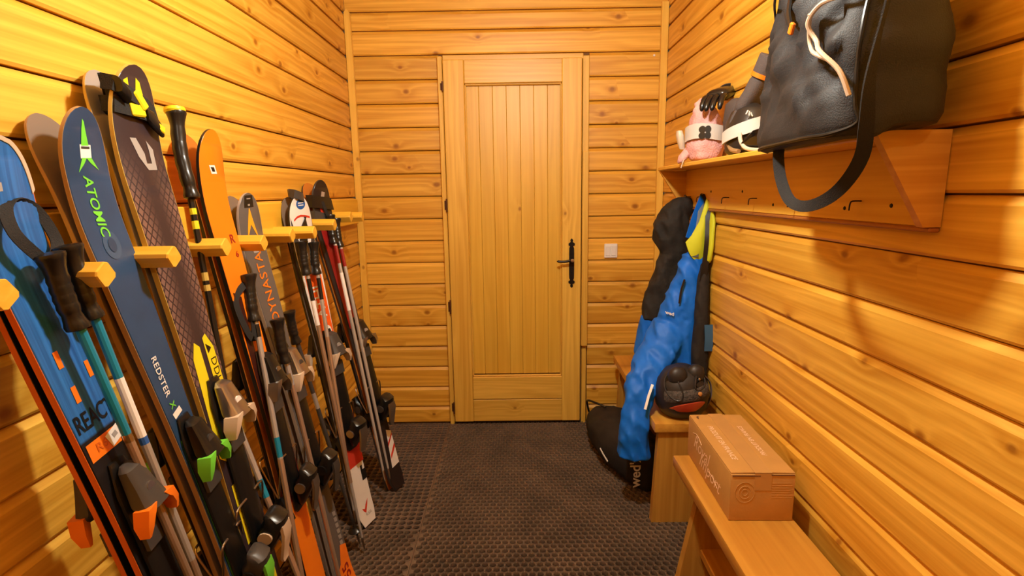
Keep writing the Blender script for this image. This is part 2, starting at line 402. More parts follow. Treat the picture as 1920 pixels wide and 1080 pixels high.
for i, (y, z) in enumerate(PEGS):
    o = obj('peg', pme, W_RACK, rk, world=False); o.location = V((-.841, y, z))-V((XL, -1.3, 1.22)); o.rotation_euler = (random.uniform(-.06, .06), random.uniform(-.012, .012), random.uniform(-.012, .012))

# ---------------------------------------------------------------- skis
PL = dict(black=mat('black_plastic', (.010, .0095, .009), .28), dgrey=mat('dark_grey_plastic', (.05, .045, .042), .4), grey=mat('grey_plastic', (.16, .14, .125), .4),
    chrome=mat('scuffed_chrome', (.42, .38, .34), .28, .9), beige=mat('beige_plastic', (.62, .47, .33), .45), white=mat('white_gloss', (.84, .80, .76), .35),
    orange=mat('orange_gloss', (.86, .20, .012), .35), green=mat('lime_green_plastic', (.17, .66, .05), .4), yellow=mat('acid_yellow', (.80, .66, .015), .42),
    red=mat('red_gloss', (.62, .045, .02), .35), blue=mat('mid_blue_gloss', (.02, .10, .36), .4), steel=STEEL, silver=mat('silver_grey', (.48, .45, .42), .3, .45),
    dorange=mat('burnt_orange_edge', (.62, .12, .012), .4), tan=mat('tan_edge', (.36, .21, .09), .4), ytan=mat('yellow_tan_edge', (.55, .38, .08), .4),
    brown=mat('brown_base', (.18, .105, .065), .4), obase=mat('orange_base', (.50, .16, .02), .4), gbase=mat('grey_brown_base', (.20, .14, .10), .38),
    dblue=mat('navy_print', (.012, .022, .055), .4), lgrey=mat('light_grey_print', (.36, .33, .31), .4), teal=mat('teal_paint', (.010, .25, .42), .28, .2),
    rust=mat('copper_tube', (.46, .33, .23), .3, .6), dred=mat('dark_red_gloss', (.30, .015, .012), .3), amber=mat('amber_print', (.86, .38, .02), .4), label=mat('paper_label', (.84, .80, .75), .6))
def top_blue():
    m, nt, b = nodes('blue_top_gradient'); N, L = nt.nodes, nt.links
    tc = N.new('ShaderNodeTexCoord'); sp = N.new('ShaderNodeSeparateXYZ'); L.new(tc.outputs['Object'], sp.inputs[0])
    mp = N.new('ShaderNodeMapping'); mp.inputs['Scale'].default_value = (160, 3, 1); L.new(tc.outputs['Object'], mp.inputs[0])
    n = N.new('ShaderNodeTexNoise'); n.inputs['Scale'].default_value = 1; L.new(mp.outputs[0], n.inputs['Vector'])
    st = N.new('ShaderNodeValToRGB'); st.color_ramp.elements[0].position = .35; st.color_ramp.elements[1].position = .65
    st.color_ramp.elements[0].color = (.016, .095, .32, 1); st.color_ramp.elements[1].color = (.03, .17, .52, 1); L.new(n.outputs['Fac'], st.inputs[0])
    r = N.new('ShaderNodeMapRange'); r.inputs['From Min'].default_value = .945; r.inputs['From Max'].default_value = .95; L.new(sp.outputs['Y'], r.inputs['Value'])
    mx = N.new('ShaderNodeMix'); mx.data_type = 'RGBA'; L.new(r.outputs[0], mx.inputs['Factor']); mx.inputs['A'].default_value = (.010, .009, .010, 1); L.new(st.outputs[0], mx.inputs['B'])
    L.new(mx.outputs['Result'], b.inputs['Base Color']); b.inputs['Roughness'].default_value = .35; return m
def top_net():
    m, nt, b = nodes('dark_top_with_net'); N, L = nt.nodes, nt.links
    tc = N.new('ShaderNodeTexCoord'); sp = N.new('ShaderNodeSeparateXYZ'); L.new(tc.outputs['Object'], sp.inputs[0])
    def mth(op, a, c=None):
        k = N.new('ShaderNodeMath'); k.operation = op
        for i, x in enumerate((a, c)):
            if x is None: continue
            if isinstance(x, (int, float)): k.inputs[i].default_value = x
            else: L.new(x, k.inputs[i])
        return k.outputs[0]
    def lines(sg):
        p = mth('ADD', mth('MULTIPLY', sp.outputs['X'], 52*sg), mth('MULTIPLY', sp.outputs['Y'], 40)); return mth('LESS_THAN', mth('FRACT', p), .22)
    ln = mth('MAXIMUM', lines(1), lines(-1))
    edge = mth('SUBTRACT', mth('MULTIPLY', mth('ABSOLUTE', sp.outputs['X']), 26), .25)
    rng = N.new('ShaderNodeMapRange'); rng.inputs['From Min'].default_value = 1.45; rng.inputs['From Max'].default_value = 1.30; L.new(sp.outputs['Y'], rng.inputs['Value'])
    low = mth('GREATER_THAN', sp.outputs['Y'], .92)
    n = N.new('ShaderNodeTexNoise'); n.inputs['Scale'].default_value = 18; L.new(tc.outputs['Object'], n.inputs['Vector'])
    f = mth('MULTIPLY', mth('MULTIPLY', mth('SUBTRACT', 1, ln), mth('MAXIMUM', edge, 0)), mth('MULTIPLY', mth('MULTIPLY', rng.outputs[0], low), mth('ADD', n.outputs['Fac'], .3)))
    mx = N.new('ShaderNodeMix'); mx.data_type = 'RGBA'; L.new(f, mx.inputs['Factor']); mx.clamp_factor = True
    mx.inputs['A'].default_value = (.036, .022, .026, 1); mx.inputs['B'].default_value = (.19, .105, .085, 1)
    L.new(mx.outputs['Result'], b.inputs['Base Color']); b.inputs['Roughness'].default_value = .38; return m
TOPS = dict(A=top_blue(), B=mat('slate_navy_top', (.022, .058, .135), .36, var=.2, vscale=10), C=top_net(), D=mat('bright_orange_top', (.90, .22, .008), .34, var=.05),
    E=mat('grey_top', (.115, .10, .092), .36), F=mat('white_top', (.80, .75, .70), .34), G=mat('black_red_top', (.022, .014, .013), .3))

class Ski:
    def __init__(s, tail, tip, L, wt, ww, wtl, rise, roll, rear):
        a = (V(tip)-V(tail)).normalized(); wv = V((0, 1, 0)); wv = (wv-a*wv.dot(a)).normalized()
        wv = Matrix.Rotation(roll, 3, a) @ wv; n = wv.cross(a)
        M = Matrix((wv, a, n)).transposed().to_4x4(); M.translation = V(tail)-n*.014
        s.M, s.L, s.wt, s.ww, s.wtl, s.rise, s.sg, s.g = M, L, wt, ww, wtl, rise, (-1 if rear else 1), .004
        s.L0 = L; s.dl = 0
    def half(s, t):
        L = s.L; u = t/L
        if u < .45: h = s.ww+(s.wtl-s.ww)*(cos(u/.45*pi)+1)/2
        elif u < .88: h = s.ww+(s.wt-s.ww)*(1-cos((u-.45)/.43*pi))/2
        else: h = s.wt
        h /= 2; R = s.wt*.95
        if t > L-R: k = (t-(L-R))/R; h *= sqrt(max(0, 1-k**2.6))
        if t < .025: h *= .72+.28*sqrt(t/.025)
        return max(h, .003)
    def rock(s, t):
        k = max(0, (t-(s.L-.24))/.24); j = max(0, (.10-t)/.10)
        u = t/s.L; return s.rise*k**2.2+.010*j*j+.003*sin(pi*min(1, max(0, (u-.08)/.75)))
    def tm(s, t): return t-s.dl*min(1, max(0, (t-(s.L0-.6))/.6))
    def pt(s, q, t, h):
        h *= 1-.5*min(1, max(0, (t-(s.L-.30))/.28)) if h < .05 else 1
        k = max(0, (t-(s.L-.24))/.24); ang = s.rise*2.2*k**1.2/.24
        return V((q, t-h*sin(math.atan(ang)), s.sg*(s.g+s.rock(t)+h)))
def ski_strip(mb, sk, h0, h1, f0, f1, t0=0, t1=None, n=46, inset=0):
    t1 = sk.L if t1 is None else t1; R = []
    for i in range(n+1):
        e = i/n; t = t0+(t1-t0)*(1-(1-e)**1.6 if t1 == sk.L else e); a = sk.half(t)
        R.append([sk.pt(-a*f0+inset, t, h0), sk.pt(a*f0-inset, t, h0), sk.pt(a*f1-inset, t, h1), sk.pt(-a*f1+inset, t, h1)])
    mb.rings(R); return mb
def decal(sk, poly, h=.0138, step=.03):
    poly = [(q, sk.tm(t)) for q, t in poly]
    bm = bmesh.new(); bm.faces.new([bm.verts.new((q, t, 0)) for q, t in poly]); lo = min(t for q, t in poly); hi = max(t for q, t in poly)
    t = lo+step
    while t < hi:
        bmesh.ops.bisect_plane(bm, geom=bm.verts[:]+bm.edges[:]+bm.faces[:], plane_co=(0, t, 0), plane_no=(0, 1, 0)); t += step
    bm.verts.index_update(); mb = MB(); mb.add([sk.pt(v.co.x, v.co.y, h) for v in bm.verts], [[v.index for v in f.verts] for f in bm.faces]); bm.free(); return mb
def disc(cx, cy, rx, ry=None, n=20): ry = ry or rx; return [(cx+rx*cos(2*pi*i/n), cy+ry*sin(2*pi*i/n)) for i in range(n)]
def rect(q, t, w, h, a=0): return [(q+x*cos(a)-y*sin(a), t+x*sin(a)+y*cos(a)) for x, y in ((-w/2, -h/2), (w/2, -h/2), (w/2, h/2), (-w/2, h/2))]

def binding(sk, root, t0, c, heel=.31, k=1.0, brakes=True):
    """toe piece at t0, heel piece below it; c = dict of materials"""
    P = lambda q, t, h: sk.pt(q*k, t, .0125+h*k)
    def lo(S, seg=14):
        m = MB(); m.rings([[P(x, y, z) for x, y, z in ring] for ring in S]); return m
    def sec(t, hw, h0, h1, e=3.2, seg=14, tz=0):
        out = []
        for j in range(seg):
            a = 2*pi*j/seg; x = math.copysign(abs(cos(a))**(2/e), cos(a)); y = math.copysign(abs(sin(a))**(2/e), sin(a))
            z = (h0+h1)/2+(h1-h0)/2*y; out.append((hw*x, t+tz*z, z))
        return out
    pl = obj('binding_plate', lo([sec(t0-heel-.10, .022, 0, .008), sec(t0-heel-.09, .031, 0, .013), sec(t0-.05, .031, 0, .013), sec(t0+.03, .031, 0, .012), sec(t0+.085, .018, 0, .007)]), c['plate'], root, world=False)
    toe = obj('toe_piece', lo([sec(t0+.075, .012, .012, .020), sec(t0+.066, .021, .010, .034), sec(t0+.03, .025, .010, .044), sec(t0+.0, .031, .010, .054, 2.6), sec(t0-.012, .033, .018, .058, 2.6), sec(t0-.018, .028, .024, .05)]), c['toe'], root, world=False)
    for sx in (-1, 1):
        wg = MB()
        for j in range(1):
            wg.rings([[P(sx*(x), t, z) for x, t, z in r] for r in (
                [(.012, t0-.002, .03), (.012, t0-.002, .056), (.020, t0-.014, .056), (.020, t0-.014, .03)],
                [(.036, t0-.004, .026), (.036, t0-.004, .056), (.026, t0-.02, .056), (.026, t0-.02, .026)],
                [(.045, t0-.03, .024), (.045, t0-.03, .052), (.034, t0-.038, .052), (.034, t0-.038, .024)],
                [(.044, t0-.055, .026), (.044, t0-.055, .044), (.038, t0-.055, .044), (.038, t0-.055, .026)])])
        obj('wing', wg, c['wing'], toe, world=False, smooth=50)
    ms = MB(); ms.rings([[P(.010*cos(a), t0+.02+.013*sin(a), z) for a in [2*pi*i/12 for i in range(12)]] for z in (.040, .047)]); obj('adjuster_cap', ms, c['cap'], toe, world=False)
    ms = MB(); ms.rings([[P(x, t, z) for x, z in ((-.026, .012), (.026, .012), (.026, .02), (-.026, .02))] for t in (t0-.095, t0-.045)]); obj('sole_pad', ms, c['pad'], root, world=False)
    th = t0-heel
    hp_ = obj('heel_piece', lo([sec(th-.085, .012, .012, .022), sec(th-.07, .024, .011, .034), sec(th-.035, .029, .011, .058), sec(th-.005, .031, .014, .074, 2.8), sec(th+.012, .029, .03, .078, 2.6), sec(th+.028, .026, .036, .062, 2.6), sec(th+.034, .02, .04, .05)]), c['heel'], root, world=False)
    lv = MB(); lv.rings([[P(x, t, z) for x, z in ((-w, z0), (w, z0), (w, z0+.007), (-w, z0+.007))] for t, w, z0 in ((th-.005, .018, .066), (th-.03, .019, .066), (th-.06, .017, .058), (th-.098, .014, .046), (th-.108, .010, .046))])
    obj('heel_lever', lv, c['lever'], hp_, world=False)
    ds = MB(); ds.rings([[P(x, th-.02+.016*cos(a), .036+.016*sin(a)) for a in [2*pi*i/14 for i in range(14)]] for x in (-.034, -.032, .032, .034)]); obj('spring_drum', ds, c['drum'], hp_, world=False)
    if brakes:
        for sx in (-1, 1):
            q = lambda x, t, z: sk.pt(sx*x, t, z)
            hw = max(sk.half(th+.06), .035)+.007
            path = spline([q(.02, th+.085, .026), q(hw, th+.08, .024), q(hw+.004, th+.03, .012), q(hw+.006, th-.05, -.012), q(hw+.008, th-.075, -.022)], 4)
            br = MB(); br.tube(path, .0028, 8); bo = obj('brake_arm', br, STEEL, root, world=False)
            pd = MB(); pd.rings([[q(x, t, z) for x, z in ((hw+.001, z0), (hw+.001+w, z0), (hw+.001+w, z0+.018), (hw+.001, z0+.018))] for t, w, z0 in ((th-.03, .008, -.014), (th-.045, .014, -.022), (th-.085, .016, -.036), (th-.10, .009, -.038))])
            obj('brake_pad', pd, c['brake'], bo, world=False)

def ski(key, spec, rear):
    x0, y0, k, xt, zt, L, wt, ww, wtl, rise, roll = spec['geo']
    m = (xt-x0)/1.25
    dx = 0
    dl = spec.get('dl', .04)
    sk = Ski((x0, y0, .006), (x0+m*zt, y0+k*zt, zt), L-dl, wt, ww, wtl, rise*(.40 if rear else .75), -roll, rear); sk.L0 = L; sk.dl = dl
    # lift so the tail corner clears the mat
    lift = .0165
    sk.M.translation = sk.M.translation+V((0, 0, lift))
    root = thing('ski', spec['rear'] if rear else spec['front'], 'ski', M=sk.M, group=None)
    sd = MB(); ski_strip(sd, sk, .0008, .0112, 1, .985); obj('sidewall', sd, spec['edge'], root, world=False, smooth=40)
    bs = MB(); ski_strip(bs, sk, 0, .0012, .985, .99); obj('base', bs, spec['base'], root, world=False, smooth=40)
    tp = MB(); ski_strip(tp, sk, .0108, .0128, .97, .94); obj('topsheet', tp, spec.get('topr', spec['top']) if rear else spec['top'], root, world=False, smooth=40)
    binding(sk, root, spec['bind'], spec['bc'], spec.get('heel', .31), spec.get('bk', 1.0))
    if not rear and 'art' in spec: spec['art'](sk, root)
    return sk, root
def put(name, mb, m, root): return obj(name, mb, m, root, 0, world=False)
def along(sk, t, q=0, down=True, h=.0142):
    """text running along the ski; down=True reads from the tip towards the tail"""
    return (lambda x, y: sk.pt(q+y, sk.tm(t-x), h)) if down else (lambda x, y: sk.pt(q-y, sk.tm(t+x), h))
def across(sk, t, q=0, h=.0142): return lambda x, y: sk.pt(q+x, sk.tm(t+y), h)

def art_A(sk, root):
    put('lettering', text_on('REACT', .048, lambda x, y: sk.pt(x*.58, sk.tm(.982+y), .0142), bold=.014), PL['black'], root)
    for q, t in ((-.020, 1.105), (-.016, 1.035), (.028, 1.065)): put('print_mark', decal(sk, rect(q, t, .010, .032)), PL['orange'], root)
    put('print_band', decal(sk, rect(-.004, .925, .072, .036)), PL['orange'], root)
    put('lettering', text_on('R6', .024, across(sk, .926, -.010, .0146), bold=.01), PL['dorange'], root)
    put('sticker', decal(sk, rect(.022, .928, .036, .028, .3), .015), PL['label'], root)
    put('sticker_print', decal(sk, rect(.021, .929, .011, .010, .3), .0155), PL['lgrey'], root)
    put('tip_badge', decal(sk, rect(-.02, 1.405, .040, .014)), PL['lgrey'], root)
    b = MB(); R = []
    for i in range(25):
        x = -1+2*i/24; t = sk.L-.085*abs(x)**2.2-.0005; a = sk.half(t)*(1 if x > 0 else -1); q = a if abs(x) > .25 else sk.half(sk.L-.004)*x/.25*.9
        R.append([sk.pt(q, t, .004), sk.pt(q, t, .0150), sk.pt(q*.90, t-.006, .0150), sk.pt(q*.90, t-.006, .004)])
    b.rings(R); put('tip_guard', b, PL['beige'], root)
def art_B(sk, root):
    g = PL['green']
    put('arrow_emblem', decal(sk, [(-.009, 1.446), (.009, 1.446), (.003, 1.488), (-.001, 1.493)]), g, root)
    put('arrow_emblem', decal(sk, [(-.010, 1.428), (.002, 1.428), (-.008, 1.416), (-.025, 1.402)]), g, root)
    put('arrow_emblem', decal(sk, [(.010, 1.428), (-.002, 1.428), (.008, 1.416), (.025, 1.402)]), g, root)
    put('sticker', decal(sk, rect(0, 1.437, .026, .024, -.08)), PL['label'], root)
    put('sticker_print', decal(sk, rect(0, 1.444, .020, .004, -.08), .0148), PL['dgrey'], root)
    put('lettering', text_on('ATOMIC', .030, along(sk, 1.338, -.008), bold=.014, shear=.2), g, root)
    put('ring_print', decal(sk, disc(-.002, 1.262, .021, .028)), mat('slate_print', (.04, .085, .17), .4), root)
    put('ring_print', decal(sk, disc(-.002, 1.262, .010, .014), .0148), mat('slate_dark', (.022, .05, .11), .4), root)
    put('lettering', text_on('REDSTER', .021, along(sk, .985, -.014), bold=.012, space=1.1), PL['white'], root)
    put('lettering', text_on('X', .022, along(sk, .918, -.012), bold=.012), g, root)
    put('sticker', decal(sk, rect(-.006, .897, .028, .014, .25)), PL['label'], root)
    put('sticker', decal(sk, rect(-.004, .872, .024, .022, .25)), PL['label'], root)
    put('sticker_print', decal(sk, rect(-.004, .872, .012, .010, .25), .0148), PL['lgrey'], root)
    put('side_strip', decal(sk, [(-.030, .42), (-.020, .42), (-.020, .84), (-.028, .84)]), g, root)
def art_C(sk, root):
    y = PL['yellow']
    put('tip_print', decal(sk, [(-.034, 1.625), (-.022, 1.632), (-.016, 1.602), (-.022, 1.590), (-.030, 1.598)]), y, root)
    put('tip_print', decal(sk, [(.002, 1.634), (.014, 1.626), (.042, 1.555), (.036, 1.548), (.028, 1.556), (.002, 1.610)]), y, root)
    put('logo', decal(sk, [(-.030, 1.505), (-.012, 1.505), (.006, 1.470), (.006, 1.432), (-.014, 1.462)]), PL['lgrey'], root)
    put('logo', decal(sk, [(.018, 1.500), (.036, 1.480), (.034, 1.432), (.006, 1.432), (.006, 1.447), (.022, 1.447), (.022, 1.478)]), PL['lgrey'], root)
    put('yellow_panel', decal(sk, [(-.052, .74), (-.008, .70), (-.006, 1.0), (-.022, 1.015), (-.040, .98)]), y, root)
    put('yellow_panel', decal(sk, [(.010, .70), (.050, .72), (.044, .985), (.026, 1.022), (.012, 1.015)]), y, root)
    put('print_mark', decal(sk, [(.016, 1.000), (.034, .985), (.018, .975)], .0144), PL['black'], root)
    put('lettering', text_on('DDI', .030, along(sk, .935, .030), space=1.1), PL['black'], root)
    for q, t0, t1 in ((-.030, .50, .66), (.026, .42, .66)):
        put('yellow_panel', decal(sk, [(q-.012, t0), (q+.008, t0), (q+.014, t1), (q-.010, t1)]), y, root)
        for i in range(6): put('print_mark', decal(sk, rect(q, t1-.02-.018*i, .006, .005), .0144), PL['black'], root)
    put('tail_print', decal(sk, [(.018, .30), (.034, .33), (.034, .40), (.020, .41)]), y, root)
def art_D(sk, root):
    put('tip_badge', decal(sk, [(-.014, 1.455), (.010, 1.455), (.018, 1.432), (-.006, 1.432)]), PL['label'], root)
    put('tip_badge', decal(sk, [(-.008, 1.450), (.006, 1.450), (.010, 1.438), (-.002, 1.438)], .0144), PL['black'], root)
    put('lettering', text_on('R', .036, across(sk, 1.245, .020), bold=.01), PL['dred'], root)
    put('lettering', text_on('6', .026, across(sk, 1.200, .024), bold=.01), PL['dred'], root)
    put('dark_panel', decal(sk, [(-.044, .60), (-.020, .60), (-.010, 1.08), (-.041, 1.10)]), mat('black_red_panel', (.05, .012, .008), .3), root)
    put('dark_panel', decal(sk, [(-.046, .46), (.046, .46), (.044, .62), (-.044, .62)]), PL['dred'], root)
def art_E(sk, root):
    put('a_emblem', decal(sk, [(-.002, 1.345), (.002, 1.345), (.026, 1.255), (.018, 1.262), (0, 1.295), (-.018, 1.262), (-.026, 1.255)]), PL['amber'], root)
    put('tip_print', decal(sk, [(-.022, 1.348), (.022, 1.348), (.018, 1.385), (-.018, 1.385)], .0134), PL['black'], root)
    put('tip_badge', decal(sk, rect(0, 1.374, .018, .006)), PL['silver'], root); put('tip_badge', decal(sk, rect(0, 1.356, .010, .006)), PL['silver'], root)
    put('print_mark', decal(sk, [(0, 1.25), (.018, 1.235), (.012, 1.205), (-.012, 1.205), (-.018, 1.235)]), PL['lgrey'], root)
    put('lettering', text_on('DYNASTAR', .050, along(sk, 1.105, .004, False), bold=.006, space=1.06), PL['orange'], root)
    for i in range(6): put('tail_mark', decal(sk, [(.016, .29-.022*i), (.034, .284-.022*i), (.034, .268-.022*i), (.018, .274-.022*i)]), PL['silver'], root)
    put('tail_panel', decal(sk, [(-.046, .012), (.046, .012), (.046, .150), (.012, .168), (-.010, .110), (-.046, .085)]), PL['orange'], root)
    put('lettering', text_on('55', .055, along(sk, .07, .012, False, .0146), bold=.02), PL['dred'], root)
def art_F(sk, root):
    put('side_panel', decal(sk, [(-.050, 1.10), (-.004, 1.105), (-.050, 1.30)]), PL['dgrey'], root)
    put('side_panel', decal(sk, [(.050, 1.10), (.004, 1.105), (.050, 1.26)]), PL['dgrey'], root)
    put('round_badge', decal(sk, disc(.006, 1.345, .022, .020)), PL['blue'], root)
    put('badge_stripe', decal(sk, rect(.006, 1.350, .026, .004), .0144), PL['white'], root); put('badge_stripe', decal(sk, rect(.006, 1.341, .026, .004), .0144), PL['white'], root)
    put('red_arc', decal(sk, [(q, t+.038) for q, t in [(-.034, 1.252), (-.020, 1.262), (0, 1.267), (.020, 1.264), (.044, 1.256), (.044, 1.248), (.020, 1.256), (0, 1.259), (-.020, 1.254), (-.034, 1.244)]]), PL['red'], root)
    put('orange_panel', decal(sk, [(-.038, .60), (.036, .60), (.040, 1.06), (-.040, 1.08)]), mat('red_orange_gloss', (.85, .12, .012), .35), root)
    put('lettering', text_on('ATHL', .060, along(sk, .96, .006, False, .0144), bold=.012), PL['white'], root)
    put('sticker', decal(sk, disc(.010, .825, .020, .024), .0144), PL['label'], root)
    put('red_panel', decal(sk, [(-.046, .26), (.046, .26), (.040, .60), (-.038, .60)]), PL['red'], root)
    put('l_mark', decal(sk, [(.018, .245), (.030, .245), (.030, .225), (.046, .225), (.046, .245), (.046, .180), (.018, .180)]), PL['black'], root)
    put('bird_emblem', decal(sk, [(-.020, .075), (-.006, .066), (.004, .082), (.022, .100), (.014, .078), (-.004, .048), (-.014, .060)]), PL['red'], root)
    put('tail_text', text_on('R.SSL', .016, across(sk, .040, .010), bold=.01), PL['lgrey'], root)
def art_G(sk, root):
    put('tip_print', decal(sk, [(-.020, 1.33), (.010, 1.335), (.020, 1.30), (-.012, 1.295)]), PL['red'], root)
    put('tip_badge', decal(sk, rect(.008, 1.385, .02, .03, -.3)), PL['silver'], root)
    put('red_panel', decal(sk, [(-.036, .78), (.010, .78), (.010, 1.22), (-.040, 1.24)]), PL['dred'], root)
    put('tail_panel', decal(sk, [(-.010, .10), (.046, .10), (.046, .26), (.014, .28)]), PL['label'], root)
    put('tail_stripe', decal(sk, [(.000, .14), (.046, .18), (.046, .20), (.004, .16)], .0144), PL['red'], root)
    put('tail_stripe', decal(sk, [(.000, .20), (.046, .24), (.046, .25), (.006, .22)], .0144), PL['red'], root)
def bc(toe, wing, cap, heel, lever, drum, plate='black', pad='dgrey', brake='black'):
    return {k: PL[v] for k, v in dict(toe=toe, wing=wing, cap=cap, heel=heel, lever=lever, drum=drum, plate=plate, pad=pad, brake=brake).items()}
D2 = math.radians
SKIS = dict(
 A=dict(geo=(-.600, -2.002, -.124, -.775, 1.46, 1.485, .112, .084, .105, .055, 0), front='blue ski with orange sidewall and REACT lettering, nearest on the left wall', rear='black-topped ski with orange edge standing behind the nearest blue ski', edge=PL['dorange'], base=PL['black'], top=TOPS['A'], topr=PL['black'], bind=.80, bc=bc('dgrey', 'orange', 'chrome', 'black', 'orange', 'dgrey'), art=art_A),
 B=dict(dl=0, geo=(-.600, -1.805, -.129, -.775, 1.49, 1.512, .108, .068, .100, .06, 0), front='slate blue ski with a green arrow emblem and green lettering at its tip', rear='grey-brown ski base standing behind the slate blue ski with green lettering', edge=PL['tan'], base=PL['gbase'], top=TOPS['B'], bind=.80, bc=bc('black', 'green', 'dgrey', 'dgrey', 'green', 'black'), art=art_B),
 C=dict(geo=(-.600, -1.750, -.054, -.765, 1.635, 1.660, .142, .112, .128, .06, 0), front='wide dark ski with crosshatch print, yellow panels and a strap round its tip', rear='wide ski showing a grey base behind the crosshatched dark ski', edge=PL['ytan'], base=PL['silver'], top=TOPS['C'], bind=.835, dl=.052, bc=bc('chrome', 'beige', 'label', 'black', 'beige', 'beige'), art=art_C, bk=1.12),
 D=dict(geo=(-.600, -1.528, -.034, -.77, 1.52, 1.548, .108, .082, .104, .055, D2(3)), front='bright orange ski with a dark lower half, fourth pair along the rack', rear='ski with rusty orange base standing behind the bright orange ski', edge=PL['black'], base=PL['obase'], top=TOPS['D'], bind=.83, bc=bc('black', 'chrome', 'chrome', 'black', 'chrome', 'chrome'), art=art_D),
 E=dict(geo=(-.585, -1.374, -.026, -.785, 1.365, 1.392, .108, .074, .102, .04, D2(8)), front='grey ski with an orange pointed emblem and tall orange lettering', rear='ski with silver edge standing behind the grey ski with orange lettering', edge=PL['silver'], base=PL['gbase'], top=TOPS['E'], bind=.80, bc=bc('chrome', 'beige', 'dgrey', 'black', 'dgrey', 'black'), art=art_E),
 F=dict(geo=(-.622, -.990, -.021, -.79, 1.355, 1.378, .110, .074, .098, .035, D2(23)), front='white ski with a round blue badge at the tip and a red middle', rear='ski standing behind the white ski with the round blue badge', edge=PL['black'], base=PL['gbase'], top=TOPS['F'], topr=PL['black'], bind=.745, bc=bc('dgrey', 'beige', 'silver', 'black', 'chrome', 'chrome'), art=art_F, bk=1.1),
 G=dict(geo=(-.556, -.718, -.025, -.795, 1.42, 1.45, .106, .074, .098, .05, D2(21)), front='black and red ski with a white striped tail, farthest pair by the door', rear='ski with orange base behind the farthest black and red ski', edge=PL['dgrey'], base=PL['obase'], top=TOPS['G'], bind=.735, bc=bc('black', 'chrome', 'silver', 'black', 'chrome', 'dgrey'), art=art_G, bk=1.15))
SK = {}
for key, sp in SKIS.items():
    for rear in (False, True): SK[key, rear] = ski(key, sp, rear)

# ---------------------------------------------------------------- ski poles
def pole(label, top, low, length, shaft, bands=(), grip='black', topcol=None, strap=None, r=.0075, gl=.125, basket=True):
    top = V(top); d = (V(low)-top).normalized(); z = -d
    x = z.orthogonal().normalized()
    x = (V((1, 0, 0))-z*z.x).normalized(); y = z.cross(x)
    M = Matrix((x, y, z)).transposed().to_4x4(); M.translation = top
    root = thing('ski_pole', label, 'ski pole', M=M)
    g = MB(); pr = [(.006, -gl-.004), (.0168, -gl), (.0176, -gl+.006), (.0155, -gl+.014), (.0135, -gl+.026)]
    for i in range(4): a = -gl+.030+i*(gl-.062)/4; pr += [(.0148, a), (.0160, a+(gl-.062)/8), (.0150, a+(gl-.062)/4-.001)]
    pr += [(.0150, -.030), (.0160, -.020), (.0195, -.006), (.0212, -.001), (.0205, .003), (.012, .005), (.0001, .006)]
    g.lathe(pr, None, 18)
    for i, p in enumerate(g.v): p.x *= 1.04; p.x += .004*sin((p.z+.03)*26)
    gr = obj('grip', g, PL[grip], root, world=False, smooth=40)
    if topcol: 
        c = MB(); c.lathe([(.021, .001), (.0235, .006), (.022, .013), (.012, .016), (.0001, .017)], None, 16); obj('grip_cap', c, PL[topcol], gr, world=False)
    s = MB(); n = 6
    s.rings([[V((rr*cos(2*pi*j/10), rr*sin(2*pi*j/10), zz)) for j in range(10)] for rr, zz in ((r, -gl), (r, -length*.5), (r*.86, -length*.75), (r*.62, -length+.05), (r*.5, -length+.035))])
    obj('shaft', s, PL[shaft], root, world=False)
    for a, b_, m in bands:
        k = MB(); k.rings([[V(((r*1.04)*cos(2*pi*j/10), (r*1.04)*sin(2*pi*j/10), -zz)) for j in range(10)] for zz in (a, b_)]); obj('shaft_band', k, PL[m], root, world=False)
    t = MB(); t.lathe([(r*.62, -length+.045), (r*.5, -length+.012), (.002, -length), (.0001, -length)], None, 8); obj('tip', t, STEEL, root, world=False)
    if basket:
        k = MB(); k.lathe([(.008, -length+.085), (.010, -length+.08), (.026, -length+.072), (.028, -length+.069), (.010, -length+.07), (.008, -length+.06)], None, 16); obj('basket', k, PL['black'], root, world=False)
    if strap:
        k = MB(); k.ribbon(spline(strap, 6), V((.3, 1, .2)), .018, .0025); obj('wrist_strap', k, mat('black_webbing', (.022, .020, .019), .85, spec=.25, bump=.4, bscale=500), root, smooth=60)
    return root
pole('teal ski pole with black grip hung beside the nearest blue ski, left of the two', (-.738, -2.150, 1.262), (-.652, -2.055, .625), 1.17, 'rust', [(.125, .33, 'teal'), (.33, .345, 'steel')], strap=[(-.742, -2.150, 1.25), (-.752, -2.185, 1.30), (-.775, -2.165, 1.345), (-.778, -2.115, 1.335), (-.765, -2.098, 1.28), (-.745, -2.135, 1.25)])
pole('teal and white ski pole with flared black grip, right of the two teal poles', (-.748, -2.101, 1.270), (-.656, -2.037, .651), 1.17, 'rust', [(.125, .24, 'teal'), (.24, .36, 'label'), (.36, .375, 'blue'), (.375, .64, 'silver')])
pole('black and yellow ski pole with yellow cap beside the crosshatched ski', (-.800, -1.672, 1.545), (-.715, -1.741, .871), 1.28, 'black', [(.225, .24, 'yellow'), (.255, .275, 'yellow'), (.38, .40, 'ytan'), (.41, .425, 'ytan')], topcol='yellow', gl=.20)
P4T = (-.81, -1.640, .960)
pole('silver ski pole with a blue band crossing in front of the bare left wall', P4T, (-.589, -1.735, .38), 1.08, 'rust', [(.11, .37, 'silver'), (.37, .42, 'teal')], gl=.10)
pole('silver ski pole with black grip and blue band leaning on the orange ski', (-.736, -1.539, 1.135), (-.602, -1.678, .319), 1.12, 'silver', [(.135, .17, 'black'), (.45, .505, 'teal'), (.51, .86, 'rust')], strap=[(-.737, -1.54, 1.12), (-.742, -1.60, 1.085), (-.728, -1.605, 1.02), (-.714, -1.585, .97), (-.720, -1.56, 1.04), (-.733, -1.545, 1.11)])
